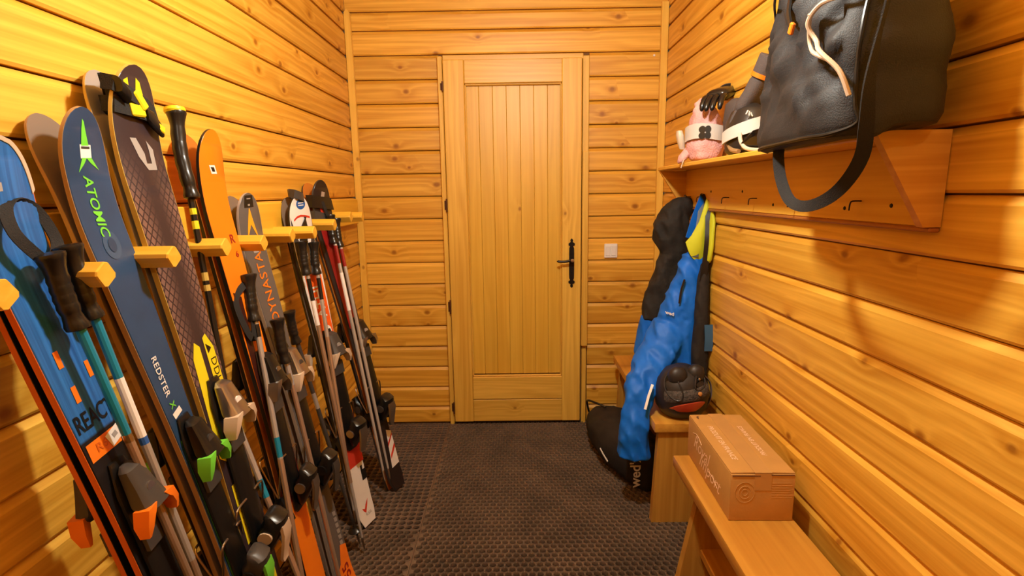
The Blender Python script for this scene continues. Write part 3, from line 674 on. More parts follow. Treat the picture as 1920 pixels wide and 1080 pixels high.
pole('short ski pole with big black grip in front of the grey lettered ski', (-.706, -1.457, .990), (-.569, -1.492, .171), .98, 'rust', [(.13, .2, 'silver')], gl=.13)
pole('dark ski pole behind the big black grip, left of the white ski', (-.758, -1.254, .968), (-.669, -1.192, .412), .95, 'dgrey', [(.3, .36, 'silver')], gl=.11)
pole('silver ski pole with long black grip left of the white ski, tip on the mat', (-.758, -1.099, 1.186), (-.579, -1.179, -.004), 1.165, 'silver', [(.13, .21, 'black'), (.21, .30, 'white'), (.3, .9, 'rust')], gl=.115, basket=False)
pole('silver ski pole with black grip lying on the red middle of the white ski', (-.748, -1.012, 1.175), (-.630, -1.152, .287), 1.05, 'silver', [(.13, .21, 'black'), (.35, .85, 'rust')], gl=.115, basket=False)
pole('silver ski pole on the farthest skis, left one of the pair', (-.772, -.745, 1.262), (-.586, -.919, .357), 1.12, 'silver', [(.125, .2, 'dred'), (.24, .4, 'white')], gl=.115, basket=False, strap=[(-.775, -.745, 1.25), (-.79, -.76, 1.32), (-.808, -.745, 1.375), (-.812, -.70, 1.37), (-.80, -.69, 1.31), (-.777, -.735, 1.255)])
pole('silver ski pole on the farthest skis, right one of the pair', (-.760, -.712, 1.245), (-.574, -.871, .312), 1.12, 'silver', [(.125, .2, 'dred')], gl=.115, basket=False)

# straps round the tips
WEBB = mat('black_webbing', (.022, .020, .019), .85, spec=.25, bump=.4, bscale=500)
def tip_strap(key, t, label, m, wd, accents):
    sk, root = SK[key, False]; a = sk.half(t)+.006; M = sk.M
    st = thing('ski_strap', label, 'strap', loc=M @ sk.pt(0, t, .02))
    for nm, tilt, tt, mm in accents:
        p = []
        up = .018+.0
        rk_ = SK[key, True][0]
        loop = [(-a, -.004-rk_.rock(tt)*1-.012), (-a, .014), (-a*.5, .020), (a*.5, .020), (a, .014), (a, -.004-rk_.rock(tt)-.012), (a*.5, -rk_.rock(tt)*2-.034), (-a*.5, -rk_.rock(tt)*2-.034), (-a, -.004-rk_.rock(tt)-.012)]
        pts = [M @ sk.pt(q, tt+tilt*q/a, h) for q, h in loop]
        b = MB(); b.ribbon(pts, M.to_3x3() @ V((0, 1, 0)), wd, .004); obj(nm, b, mm, st, smooth=60)
    return st
ts = tip_strap('C', 1.565, 'black fabric strap with yellow tabs holding the tips of the widest skis', PL['black'], .030, [('webbing', -.022, 1.545, WEBB), ('webbing', -.008, 1.520, WEBB)])
skC, rC = SK['C', False]
def onC(q, t, h): return skC.M @ skC.pt(q, t, h)
b = MB(); b.box(onC(-.006, 1.522, .026), (.008, .026, .040), .003, skC.M.to_3x3() @ Matrix.Rotation(pi/2, 3, 'Y')); obj('yellow_tab', b, PL['yellow'], ts)
b = MB(); b.box(onC(.006, 1.543, .026), (.008, .040, .020), .003, skC.M.to_3x3() @ Matrix.Rotation(.5, 3, 'Z') @ Matrix.Rotation(pi/2, 3, 'Y')); obj('yellow_tab', b, PL['yellow'], ts)
b = MB(); b.loft([(onC(.018, 1.518, .026), skC.M.to_3x3() @ V((0, .012, 0)), skC.M.to_3x3() @ V((0, 0, .006)), 3), (onC(.038, 1.504, .028), skC.M.to_3x3() @ V((0, .020, 0)), skC.M.to_3x3() @ V((0, 0, .009)), 3), (onC(.062, 1.486, .026), skC.M.to_3x3() @ V((0, .016, 0)), skC.M.to_3x3() @ V((0, 0, .006)), 3)], 14); bk = obj('buckle', b, PL['black'], ts)
b = MB(); b.box(onC(.052, 1.490, .036), (.022, .016, .006), .002, skC.M.to_3x3() @ Matrix.Rotation(-.5, 3, 'Z')); obj('buckle_tongue', b, PL['yellow'], bk)
b = MB(); b.loft([(onC(-.062+.008*i, 1.566-.006*i, .024+.004*sin(i)), skC.M.to_3x3() @ V((0, .016, 0)), skC.M.to_3x3() @ V((0, 0, .012)), 2.2) for i in range(4)], 12, lambda p: .004*noise.noise(p*90)); obj('knot', b, PL['black'], ts)
tip_strap('F', 1.335, 'black strap round the tip of the white ski with the round blue badge', PL['black'], .03, [('webbing', -.008, 1.338, PL['dgrey']), ('webbing', .05, 1.20, PL['black'])])
tip_strap('G', 1.30, 'dark strap round the tips of the farthest pair of skis', PL['black'], .05, [('webbing', -.012, 1.32, PL['black']), ('webbing', -.02, 1.25, PL['dgrey'])])

# ---------------------------------------------------------------- shelf
SZ = 1.452
W_SHELFY = wood('pine_shelf_long', (.82, .46, .06), (.64, .30, .02), knot=.5, tint=.06, axis='Y')
sh = thing('wall_shelf', 'pine wall shelf with a hook board under it on the right wall', 'shelf', (.80, -1.2, 1.27))
b = MB(); b.box((.7325, -1.2035, SZ-.008), (.146, 1.486, .016), .003); obj('shelf_board', b, W_SHELFY, sh)
b = MB(); b.box((.7965, -1.21, 1.354), (.018, 1.506, .164), .002); obj('hook_board', b, W_SHELFY, sh)
b = MB(); b.box((.797, -1.21, 1.2665), (.022, 1.506, .010), .003); obj('shadow_line_batten', b, wood('reddish_shadow_batten', (.42, .15, .03), (.30, .09, .015), knot=.2, axis='Y'), sh)  # thin strip, its dark red paints the shadow line under the hook board
for y in (-1.956, -.47):
    b = MB(); b.rings([[V(p) for p in ((.664, yy, SZ-.0005 if y < -1 else SZ-.017), (.8055, yy, SZ-.0005 if y < -1 else SZ-.017), (.8055, yy, 1.272), (.772, yy, 1.272))] for yy in (y-.009, y+.009)]); obj('bracket', b, W_SHELF, sh)
for y in (-.55, -.71, -.985, -1.215, -1.47, -1.75):
    b = MB(); b.tube(spline([(.789, y-.0, 1.318), (.765, y-.004, 1.318), (.760, y-.004, 1.312), (.760, y-.002, 1.297)], 3), .0017, 6); obj('hook_nail', b, IRON, sh)
for y, z in ((-1.1, 1.34), (-1.33, 1.30), (-1.6, 1.33), (-1.69, 1.30), (-1.85, 1.31), (-.8, 1.34), (-1.42, 1.345)):
    b = MB(); b.lathe([(.0001, .002), (.004, .0015), (.005, 0)], Matrix.Translation((.7875, y, z)) @ Matrix.Rotation(-pi/2, 4, 'Y'), 8); obj('nail_head', b, IRON, sh)

# ---------------------------------------------------------------- benches
def bench(label, x0, x1, y0, y1, z, legs, stretch, splay, tin):
    t = thing('bench', label, 'bench', ((x0+x1)/2, (y0+y1)/2, .015))
    Wb = MATS['pine_bench_long']
    s = MB(); s.box(((x0+x1)/2, (y0+y1)/2, z-.019), (x1-x0, y1-y0, .038), .006, None, 2); obj('seat', s, Wb, t)
    for y in legs:
        l = MB(); zt = z-.038
        l.rings([[V(p) for p in ((x0+tin, yy, zt), (x1-.03, yy, zt), (x1-.01, yy, .016), (x0+splay, yy, .016))] for yy in (y-.016, y+.016)])
        obj('leg_board', l, MATS['pine_bench_upright'], t)
    if stretch:
        a, c = min(legs)+.016, max(legs)-.016
        l = MB(); l.box(((x0+x1)/2+.0, (a+c)/2, .155), (.085, c-a, .028), .003); obj('stretcher', l, Wb, t)
    return t
wood('pine_bench_long', (.64, .33, .05), (.40, .15, .016), knot=.9, tint=.1, rough=.33, kscale=4.2, rings=16, axis='Y'); wood('pine_bench_upright', (.60, .31, .05), (.42, .18, .02), knot=.5, tint=.1, axis='Z')
bench('near pine bench with the cardboard box on it', .532, .757, -2.75, -1.268, .45, (-1.36, -2.6), True, -.004, .068)
bench('far pine bench under the hanging blue trousers', .535, .775, -1.017, -.12, .45, (-.985, -.20), False, .002, .020)

# ---------------------------------------------------------------- cardboard box
CB = mat('brown_cardboard', (.50, .26, .062), .75, bump=.12, bscale=90, var=.07, vscale=14)
CBI = mat('cardboard_shadow_gap', (.12, .05, .018), .9)
ang = math.radians(1.5)
bxM = Matrix.Translation((.667, -1.452, .4505)) @ Matrix.Rotation(-ang, 4, 'Z')
bx_ = thing('cardboard_box', 'closed brown cardboard box with white print, on the near bench', 'box', M=bxM)
W2, L2, H2 = .0865, .195, .138
def bl(x, y, z): return bxM @ V((x, y, z))
b = MB(); b.box(bl(0, 0, H2/2), (W2*2, L2*2, H2-.001), .003, bxM.to_3x3(), 2); obj('carton', b, CB, bx_)
for sx in (-1, 1):
    b = MB(); b.rings([[bl(x, y, z+(.003 if abs(y) > .1 and False else 0)) for x, z in ((sx*(W2-.001), H2+.0002), (sx*.0012, H2+.0022), (sx*.0012, H2+.0045), (sx*(W2-.001), H2+.003))] for y in (-L2+.003, L2-.003)]); obj('flap', b, CB, bx_)
b = MB(); b.box(bl(-.045, -L2-.0003, H2-.0045), (.075, .002, .0025), 0, bxM.to_3x3()); obj('flap_gap', b, CBI, bx_)
b = MB(); b.box(bl(.052, -L2-.0003, H2-.002), (.062, .002, .0025), 0, bxM.to_3x3()); obj('flap_gap', b, CBI, bx_)
b = MB(); b.box(bl(.0, 0, H2+.0048), (.046, L2*2+.002, .0006), 0, bxM.to_3x3())
b.box(bl(.0, -L2-.0006, H2-.022), (.046, .0006, .05), 0, bxM.to_3x3()); obj('clear_tape', b, mat('brown_tape', (.50, .27, .085), .3), bx_)
PK = mat('pinkish_white_ink', (.88, .60, .38), .7); PKD = mat('faint_ink', (.56, .31, .095), .7)
b = text_on('PRODUIT EN FRANCE', .0225, lambda x, y: bl(-.049+y, -.01-x, H2+.0043+.0002), bold=.012, shear=.15); obj('lettering', b, PK, bx_, 0)
b = text_on('PRODUIT EN FRANCE', .020, lambda x, y: bl(.046-y, .0+x, H2+.0043+.0004), bold=.012, shear=.15); obj('lettering', b, PK, bx_, 0)
b = text_on('Royal', .066, lambda x, y: bl(-W2-.0008, .055-x, .082+y), shear=.4); obj('lettering', b, PK, bx_, 0)
b = text_on('Import', .066, lambda x, y: bl(-W2-.0008, -.025-x, .050+y), shear=.4); obj('lettering', b, PK, bx_, 0)
for i, (a_, c_) in enumerate(((.14, .05), (-.02, -.10))):
    b = MB(); b.tube(spline([bl(-W2-.0008, a_, .10-.05*i), bl(-W2-.0008, (a_+c_)/2, .112-.06*i), bl(-W2-.0008, c_, .10-.06*i)], 6), .0008, 5); obj('flourish', b, PK, bx_, 0)
for r0 in (.008, .016, .026):
    b = MB(); b.tube([bl(-.047+r0*cos(a), -L2-.0006, .085+r0*1.15*sin(a)) for a in [2*pi*i/24 for i in range(22 if r0 == .016 else 25)]], .0007 if r0 < .02 else .0005, 5); obj('ring_logo', b, PKD, bx_, 0)
for i, l in enumerate((.05, .055, .045, .05, .05, .065, .055)):
    b = MB(); b.box(bl(.025+l/2, -L2-.0004, .112-.007*i), (l, .0005, .002 if i in (0, 5) else .001), 0, bxM.to_3x3()); obj('print_line', b, PKD, bx_, 0)
b = text_on('f', .03, lambda x, y: bl(-.066+x, .165+y, H2+.0045), bold=.02); obj('stamp', b, CBI, bx_, 0)

# ---------------------------------------------------------------- duffel bag
BAG = mat('black_nylon', (.014, .0135, .0145), .62, spec=.45, bump=.3, bscale=420, var=.25, vscale=9)
BAGP = mat('black_piping', (.010, .009, .008), .35)
bg = thing('duffel_bag', 'big black sports bag lying on the shelf with a strap hanging down', 'bag', (.68, -1.85, SZ))
e1 = V((-.10, -.995, 0)).normalized(); e2 = V((.995, -.10, 0)).normalized(); bc0 = V((.672, -1.822, 0))
def bag_fold(p):
    a = p.dot(e1)*7; z = p.z*9
    f = noise.noise(V((a*1.1, z*1.6+a*1.3, 3.1)))*.028+abs(noise.noise(V((a*2.2-z, z*2.3, 8.7))))*-.030+abs(noise.noise(V((a*.9+z*1.2, z*.8-a*1.6, 1.7))))*-.020
    sd = (p-bc0).dot(e2)/.112; nr = (p-bc0).dot(e1)/.228
    return f*min(1, max(.12, (p.z-SZ)/.10))*(1 if p.z < 1.80 else .6)*(.30 if sd > -.8 else 1)
S = []
for z, a, c, ex in ((1.4535, .208, .094, 3.6), (1.458, .218, .104, 3.8), (1.475, .225, .111, 3.8), (1.53, .228, .112, 3.8), (1.58, .228, .112, 3.6), (1.63, .228, .111, 3.4), (1.68, .226, .109, 3.2), (1.73, .220, .104, 3), (1.78, .210, .095, 2.8), (1.82, .195, .080, 2.6), (1.85, .17, .060, 2.5), (1.872, .13, .038, 2.3), (1.88, .04, .012, 2.2)):
    S.append((bc0+V((0, 0, z)), e1*a, e2*c, ex))
# finer sections
F_ = []
for i in range(len(S)-1):
    n = 4
    for k in range(n):
        t = k/n; F_.append((S[i][0].lerp(S[i+1][0], t), S[i][1].lerp(S[i+1][1], t), S[i][2].lerp(S[i+1][2], t), S[i][3]*(1-t)+S[i+1][3]*t))
F_.append(S[-1])
def sag(p):
    k = min(1, max(0, (.655-p.x)/.03))*min(1, max(0, (1.56-p.z)/.10)); return V((p.x, p.y, p.z-.020*k))
b = MB(); b.loft(F_, 96, bag_fold); b.v = [sag(p) for p in b.v]; obj('bag_body', b, BAG, bg, 80)
def bagp(u, v_, out=.004):
    """point on the aisle face of the bag: u along e1, height v_, sitting on the folded cloth"""
    i = max(k for k in range(len(F_)) if F_[k][0].z <= v_ or k == 0); c, U, W, ex = F_[i]
    a_ = U.length; u = max(-a_*.999, min(a_*.999, u)); x = u/a_; y = -(max(0, 1-abs(x)**ex))**(1/ex)
    p = V((c.x, c.y, v_))+U*x+W*y; nn = (U.normalized()*x+W.normalized()*y)
    return sag(p+nn*(bag_fold(p)+out))
edge = [bagp(-.222, z, .001) for z in (1.475, 1.50, 1.55, 1.60, 1.65, 1.70, 1.75)]+[bagp(-.17, 1.79, .001), bagp(-.08, 1.82, .001)]
b = MB(); b.tube(spline(edge, 5), .0042, 8); obj('piping', b, BAGP, bg)
edge = [bagp(-.222, 1.475, .001)]+[bagp(u, 1.463, .001) for u in (-.19, -.12, -.04, .04, .12, .18)]+[bagp(.216, z, .001) for z in (1.475, 1.50, 1.55, 1.60, 1.66, 1.72)]+[bagp(.17, 1.79, .001), bagp(.08, 1.82, .001)]
b = MB(); b.tube(spline(edge, 5), .004, 8); obj('piping', b, BAGP, bg)
b = MB(); b.tube(spline([bagp(.205, 1.70, .012), bagp(.19, 1.672, .016), bagp(.14, 1.672, .018), bagp(.112, 1.648, .018), bagp(.128, 1.615, .016), bagp(.165, 1.585, .016), bagp(.200, 1.548, .016), bagp(.212, 1.512, .012)], 6), .0042, 8); obj('handle_cord', b, PL['beige'], bg)
b = MB(); b.tube(spline([bagp(.118, 1.662, .016), bagp(.102, 1.630, .016), bagp(.112, 1.605, .018), bagp(.150, 1.585, .018), bagp(.180, 1.567, .016)], 6), .0036, 8); obj('handle_cord', b, PL['beige'], bg)
b = MB(); b.ribbon(spline([bagp(-.02, 1.74, .006), bagp(.01, 1.70, .006), bagp(.025, 1.672, .007)], 5), e1, .010, .004); z_ = obj('zip_pull', b, PL['black'], bg)
b = MB(); b.box(bagp(.032, 1.662, .008), (.008, .014, .022), .002, Matrix.Rotation(.5, 3, 'X')); obj('pull_tag', b, PL['orange'], z_)
b = MB(); b.tube(spline([bagp(-.19, 1.74, .002), bagp(-.08, 1.765, .004), bagp(.08, 1.765, .004), bagp(.2, 1.73, .002)], 6), .003, 6); obj('zip_line', b, BAGP, bg)
st_ = [V(p) for p in ((.600, -2.075, 1.74), (.590, -2.083, 1.66), (.574, -2.088, 1.58), (.566, -2.090, 1.51), (.574, -2.080, 1.448), (.585, -2.058, 1.400), (.588, -2.012, 1.355), (.590, -1.949, 1.325), (.592, -1.873, 1.312), (.594, -1.809, 1.325), (.596, -1.760, 1.372), (.598, -1.738, 1.425), (.604, -1.735, 1.458))]
sp_ = spline(st_, 5); nrm = lambda i: V((.78, -.62, 0)).lerp(V((-.55, -.84, .1)), min(1, max(.08, (i-8)/16)))
wl = [(sp_[min(i+1, len(sp_)-1)]-sp_[max(i-1, 0)]).normalized().cross(nrm(i).normalized()) for i in range(len(sp_))]
b = MB(); b.ribbon(sp_, wl, .023, .003); obj('shoulder_strap', b, WEBB, bg, smooth=60)

# ---------------------------------------------------------------- things on the shelf
FL = mat('pink_fleece', (.80, .43, .42), .95, spec=.1, bump=.9, bscale=160, var=.12, vscale=30)
def blob(center, S, m, name, parent, seg=36, amp=.006, fr=30, ex=2.2, sub=3):
    c = V(center); F2 = []
    for i in range(len(S)-1):
        for k in range(sub):
            t = k/sub; F2.append([S[i][j]*(1-t)+S[i+1][j]*t for j in range(5)])
    F2.append(S[-1])
    b = MB(); b.loft([(c+V((x, y, z)), V((rx, 0, 0)), V((0, ry, 0)), ex) for x, y, z, rx, ry in F2], seg, lambda p: amp*(noise.noise(p*fr)+.5*noise.noise(p*fr*2.3)))
    return obj(name, b, m, parent, 80)
pk = thing('fleece_hat', 'fluffy pink fleece hat at the far end of the shelf', 'hat', (.735, -.86, SZ))
blob((.735, -.86, SZ), [(0, 0, .004, .03, .04), (0, 0, .012, .055, .065), (0, 0, .05, .066, .075), (0, 0, .10, .066, .078), (-.002, 0, .15, .055, .066), (-.010, 0, .19, .040, .05), (-.012, 0, .22, .026, .034), (-.010, 0, .238, .012, .016)], FL, 'hat_body', pk, amp=.012)
b = MB(); b.loft([(V((.690, -.83, 1.51)), V((.02, 0, 0)), V((0, .03, 0)), 2), (V((.672, -.83, 1.49)), V((.026, 0, .01)), V((0, .032, 0)), 2), (V((.660, -.83, 1.466)), V((.020, 0, .008)), V((0, .028, 0)), 2), (V((.655, -.83, 1.4535)), V((.010, 0, .004)), V((0, .015, 0)), 2)], 20, lambda p: .004*noise.noise(p*50)); obj('ear_flap', b, FL, pk, 80)
b = MB(); b.tube(spline([(.668, -.85, 1.468), (.655, -.86, 1.462), (.649, -.862, 1.448), (.645, -.86, 1.432)], 4), .0022, 6); obj('tie_cord', b, PL['beige'], pk)
gg = thing('ski_goggles', 'ski goggles with pale strap and black four-petal mark round the pink hat', 'goggles', (.735, -.86, 1.55))
STR = mat('pale_grey_webbing', (.64, .60, .56), .8, bump=.3, bscale=500)
b = MB(); R = []
for i in range(33):
    a = pi*.55+i/32*pi*1.25; R.append(V((.735+.0745*cos(a), -.86+.086*sin(a), 1.557+.006*sin(a*2))))
b.ribbon(R, V((0, 0, 1)), .054, .003); obj('strap', b, STR, gg, smooth=60)
FRM = mat('goggle_frame', (.66, .56, .44), .4)
b = MB(); b.loft([(V((.668, -.79, 1.51)), V((.012, 0, .0)), V((0, .008, .004)), 3), (V((.662, -.792, 1.53)), V((.013, 0, 0)), V((0, .016, 0)), 3), (V((.656, -.792, 1.56)), V((.013, 0, 0)), V((0, .022, 0)), 3), (V((.654, -.79, 1.578)), V((.010, 0, 0)), V((0, .016, 0)), 3)], 14); obj('frame', b, FRM, gg)
b = MB()
for a in (pi/4, 3*pi/4, 5*pi/4, 7*pi/4):
    cx, cz = .0125*cos(a), .0155*sin(a)
    b.rings([[V((.7035, -.9445-.001*h, 1.556))+V((cx+.0108*cos(t), 0, cz+.0128*sin(t)))*1 for t in [2*pi*i/12 for i in range(12)]] for h in (0, 1)])
# place the mark on the strap where it faces the camera
b.v = [V((p.x, -.86-.0895*sqrt(max(0, 1-((p.x-.735)/.0785)**2))-.0005, p.z)) for p in b.v]; obj('petal_mark', b, PL['black'], gg)

HS = mat('matt_black_shell', (.022, .018, .016), .45)
hm = thing('ski_helmet', 'dark ski helmet lying on the shelf between the pink hat and the bag', 'helmet', (.745, -1.215, SZ))
blob((.742, -1.22, SZ), [(0, 0, .003, .045, .06), (0, 0, .015, .058, .085), (0, 0, .06, .064, .095), (0, 0, .10, .060, .09), (0, 0, .14, .045, .07), (0, 0, .158, .022, .035)], HS, 'shell', hm, amp=.001)
b = MB(); b.tube(spline([(.69, -1.29, 1.463), (.684, -1.25, 1.47), (.688, -1.21, 1.49), (.69, -1.17, 1.50)], 4), .007, 8); obj('rim_pad', b, PL['tan'], hm)
for i in range(3): b = MB(); b.box((.700+.008*i, -1.309+.002*i, 1.575-.003*i), (.004, .003, .014), .001, Matrix.Rotation(.5-.5*i, 3, 'Y')); obj('white_print', b, PL['label'], hm)
g2 = thing('ski_goggles', 'black-lensed ski goggles with a grey strap round the dark helmet', 'goggles', (.745, -1.25, 1.5))
b = MB(); b.ribbon([(.742+.070*cos(t), -1.22+.104*sin(t), 1.508+.060*i/24) for i, t in [(i, pi*.92+i/24*pi*.98) for i in range(25)]], V((.05, .0, 1)), .038, .004); obj('strap', b, STR, g2, smooth=60)
b = MB(); b.loft([(V((.690, -1.315, 1.478)), V((.010, .01, 0)), V((0, -.004, .012)), 2.4), (V((.712, -1.336, 1.492)), V((.012, 0, 0)), V((0, -.008, .028)), 2.6), (V((.75, -1.345, 1.498)), V((.012, 0, 0)), V((0, -.008, .034)), 2.6), (V((.785, -1.335, 1.50)), V((.010, 0, 0)), V((0, -.006, .026)), 2.6)], 16); obj('lens', b, mat('black_lens', (.008, .007, .006), .12, coat=.5), g2, 60)
b = MB(); b.tube(spline([(.686, -1.30, 1.515), (.684, -1.315, 1.49), (.694, -1.335, 1.468), (.73, -1.352, 1.4615), (.775, -1.352, 1.4625), (.80, -1.335, 1.468)], 5), .006, 8); obj('frame', b, FRM, g2)

def glove(name, label, base, direc, size, m, trim, curl):
    """padded glove: palm, cuff, four fingers and thumb"""
    base = V(base); d = V(direc).normalized(); side = d.cross(V((0, 0, 1))).normalized(); up = side.cross(d)
    t = thing(name, label, 'glove', base)
    P = lambda a, s_, u: base+d*a*size+side*s_*size+up*u*size
    b = MB(); b.loft([(P(a, 0, .0), side*w*size, up*h*size, 2.6) for a, w, h in ((-.04, .03, .02), (-.02, .038, .026), (.02, .040, .026), (.06, .046, .026), (.085, .042, .02), (.09, .03, .012))], 18, lambda p: .002*noise.noise(p*60)); pm_ = obj('palm', b, m, t, 70)
    for i in range(4):
        s0 = -.033+.022*i; ln = (.062, .074, .07, .054)[i]
        pts = [P(.08, s0, 0), P(.08+ln*.45, s0*1.12, -.006*curl), P(.08+ln*.8, s0*1.15, -.026*curl), P(.08+ln, s0*1.15, -.046*curl)]
        b = MB(); b.tube(spline(pts, 4), [.0115*size]*9+[.010*size, .009*size, .007*size, .003*size], 10); obj('finger', b, m, pm_, 70)
    b = MB(); b.tube(spline([P(.015, .036, 0), P(.045, .058, -.006), P(.075, .062, -.016)], 4), [.013*size]*6+[.011*size, .009*size, .004*size], 10); obj('thumb', b, m, pm_, 70)
    b = MB(); b.loft([(P(a, 0, 0), side*w*size, up*h*size, 2.4) for a, w, h in ((-.10, .044, .034), (-.095, .046, .036), (-.03, .040, .03))], 18); obj('cuff', b, m, t, 70)
    b = MB(); b.loft([(P(a, 0, 0), side*w*size, up*h*size, 2.4) for a, w, h in ((-.045, .043, .033), (-.032, .043, .033))], 18); obj('cuff_trim', b, trim, t, 70)
    return t
GRY = mat('charcoal_softshell', (.075, .058, .055), .8, bump=.4, bscale=300)
glove('ski_glove', 'charcoal ski glove with orange trim heaped on the dark helmet', (.752, -1.245, 1.655), (-.25, .35, -.75), .95, GRY, PL['orange'], .4)
glove('ski_glove', 'glossy black ski glove lying over the top of the pink hat', (.785, -.90, 1.700), (-.60, -.60, -.22), .92, mat('black_leather', (.010, .009, .010), .25), PL['dgrey'], 1.0)
b = MB(); b.loft([(V((.792, -1.05, 1.4535)), V((.006, 0, 0)), V((0, .02, 0)), 3), (V((.772, -1.05, 1.50)), V((.028, 0, 0)), V((0, .05, 0)), 3), (V((.768, -1.05, 1.58)), V((.030, 0, 0)), V((0, .055, 0)), 2.6), (V((.765, -1.05, 1.64)), V((.026, 0, 0)), V((0, .04, 0)), 2.4), (V((.765, -1.05, 1.655)), V((.012, 0, 0)), V((0, .02, 0)), 2.2)], 20, lambda p: .004*noise.noise(p*40))
tag(obj('dark_neck_warmer', b, GRY, None, 80), 'charcoal cloth neck warmer between the pink hat and the dark helmet', 'neck warmer')

# ---------------------------------------------------------------- hanging clothes
BLU = mat('blue_ski_cloth', (.004, .15, .72), .55, spec=.4, bump=.25, bscale=35, var=.10, vscale=20)
BLK = mat('black_quilted_cloth', (.022, .018, .015), .75, spec=.3, bump=.5, bscale=60, var=.3, vscale=14)
LIME = mat('lime_lining', (.62, .66, .02), .7, bump=.25, bscale=30)
def cloth_fold(amp, fr, ph=0):
    def f(p):
        q = V((p.x*fr, p.y*fr*.7, p.z*fr*.55+p.x*fr*.9+ph)); n = noise.noise(q)
        return amp*(1-abs(n)*2.6)+amp*.6*noise.noise(q*2.1)
    return f
def garment(name, lofts, m, parent, fold, vox=.008, seg=40):
    """soft closed shell: lofted limbs fused by a voxel remesh"""
    mb = MB()
    for S in lofts:
        F2 = []
        for i in range(len(S)-1):
            for k in range(5):
                t = k/5; F2.append([S[i][j]*(1-t)+S[i+1][j]*t for j in range(5)])
        F2.append(S[-1])
        mb.loft([(V((x, y, z)), V((rx, 0, 0)), V((0, ry, 0)), 2.4) for x, y, z, rx, ry in F2], seg, fold)
    o = obj(name, mb, m, parent, 80)
    md = o.modifiers.new('fuse', 'REMESH'); md.mode = 'VOXEL'; md.voxel_size = vox; md.use_smooth_shade = True
    sm = o.modifiers.new('relax', 'SMOOTH'); sm.iterations = 3; sm.factor = .5
    return o
jk = thing('ski_jacket', 'black and blue hooded ski jacket hanging at the far end of the hook board', 'jacket', (.75, -.55, 1.31))
garment('hood_and_yoke', [[(.758, -.55, 1.316, .020, .02), (.750, -.55, 1.302, .045, .035), (.730, -.55, 1.265, .066, .05), (.708, -.55, 1.20, .076, .06), (.704, -.55, 1.13, .074, .06), (.726, -.55, 1.065, .064, .05), (.712, -.55, .97, .076, .05), (.675, -.55, .86, .084, .05), (.655, -.55, .765, .080, .05), (.65, -.55, .755, .05, .03)]], BLK, jk, cloth_fold(.009, 20), .006)
garment('lower_jacket', [[(.652, -.55, .775, .072, .042), (.640, -.55, .70, .072, .046), (.622, -.55, .60, .066, .046), (.64, -.54, .50, .060, .044), (.65, -.54, .485, .03, .02)]], BLU, jk, cloth_fold(.006, 22, 3))
b = MB(); b.ribbon(spline([(.772, -.55, 1.30), (.764, -.55, 1.325), (.757, -.552, 1.318), (.76, -.552, 1.30)], 4), V((0, 1, 0)), .012, .002); obj('hanging_loop', b, PL['black'], jk)

tr = thing('ski_trousers', 'bright blue ski trousers with lime lining hanging by black braces over the far bench', 'trousers', (.75, -.74, 1.31))
garment('trouser_body', [
 [(.756, -.735, 1.088, .028, .03), (.752, -.735, 1.075, .046, .045), (.742, -.735, 1.02, .055, .05), (.728, -.735, .94, .062, .055), (.708, -.735, .86, .078, .06), (.696, -.735, .78, .086, .062), (.68, -.74, .70, .10, .07), (.69, -.74, .62, .090, .07), (.70, -.74, .56, .072, .062), (.70, -.74, .50, .07, .06), (.70, -.74, .462, .06, .05)],
 [(.665, -.735, .80, .07, .055), (.625, -.77, .715, .080, .06), (.566, -.83, .645, .076, .058), (.526, -.868, .585, .066, .055), (.496, -.90, .52, .058, .05), (.478, -.92, .455, .050, .05), (.474, -.93, .39, .052, .052), (.474, -.93, .32, .056, .055), (.474, -.93, .275, .058, .056), (.474, -.93, .268, .03, .03)]], BLU, tr, cloth_fold(.011, 20, 5), .006)
b = MB()
lim = [[(.700, .018, 1.135), (.716, .022, 1.09), (.742, .02, 1.062), (.772, .02, 1.07), (.796, .015, 1.092)], [(.722, .024, 1.165), (.735, .034, 1.14), (.752, .036, 1.12), (.775, .032, 1.13), (.800, .02, 1.15)], [(.752, .02, 1.22), (.76, .032, 1.20), (.768, .034, 1.19), (.784, .026, 1.20), (.800, .014, 1.22)], [(.782, .006, 1.312), (.784, .012, 1.305), (.788, .012, 1.30), (.794, .008, 1.305), (.799, .004, 1.312)]]
rows = [spline([V((x, -.765-d_, z)) for x, d_, z in r], 3) for r in lim]
rows2 = [[V((p.x, p.y+.006, p.z)) for p in r] for r in rows]
b.rings([r+q[::-1] for r, q in zip(rows, rows2)]); obj('lime_lining', b, LIME, tr, 50)
b = MB(); b.loft([(V((.812-.012, -.78, 1.265)), V((.006, 0, 0)), V((0, .02, 0)), 2.4), (V((.796, -.80, 1.22)), V((.010, 0, 0)), V((0, .03, 0)), 2.4), (V((.792, -.80, 1.12)), V((.012, 0, 0)), V((0, .032, 0)), 2.4), (V((.788, -.80, 1.065)), V((.012, 0, 0)), V((0, .026, 0)), 2.4), (V((.788, -.80, 1.052)), V((.006, 0, 0)), V((0, .012, 0)), 2.4)], 18); obj('lime_lining', b, LIME, tr, 60)
b = MB(); b.ribbon(spline([(.738, -.79, 1.075), (.752, -.77, 1.16), (.77, -.745, 1.25), (.780, -.725, 1.318), (.788, -.74, 1.32), (.786, -.785, 1.26), (.780, -.812, 1.16), (.775, -.815, 1.075), (.768, -.81, .98), (.766, -.80, .88)], 6), V((1, -.3, .1)), .026, .003); obj('brace', b, PL['black'], tr, smooth=60)
b = MB(); b.ribbon(spline([(.724, -.745, 1.15), (.748, -.74, 1.235), (.772, -.735, 1.30), (.780, -.73, 1.318)], 5), V((1, .2, -.4)), .030, .003); obj('brace', b, BLU, tr, smooth=60)
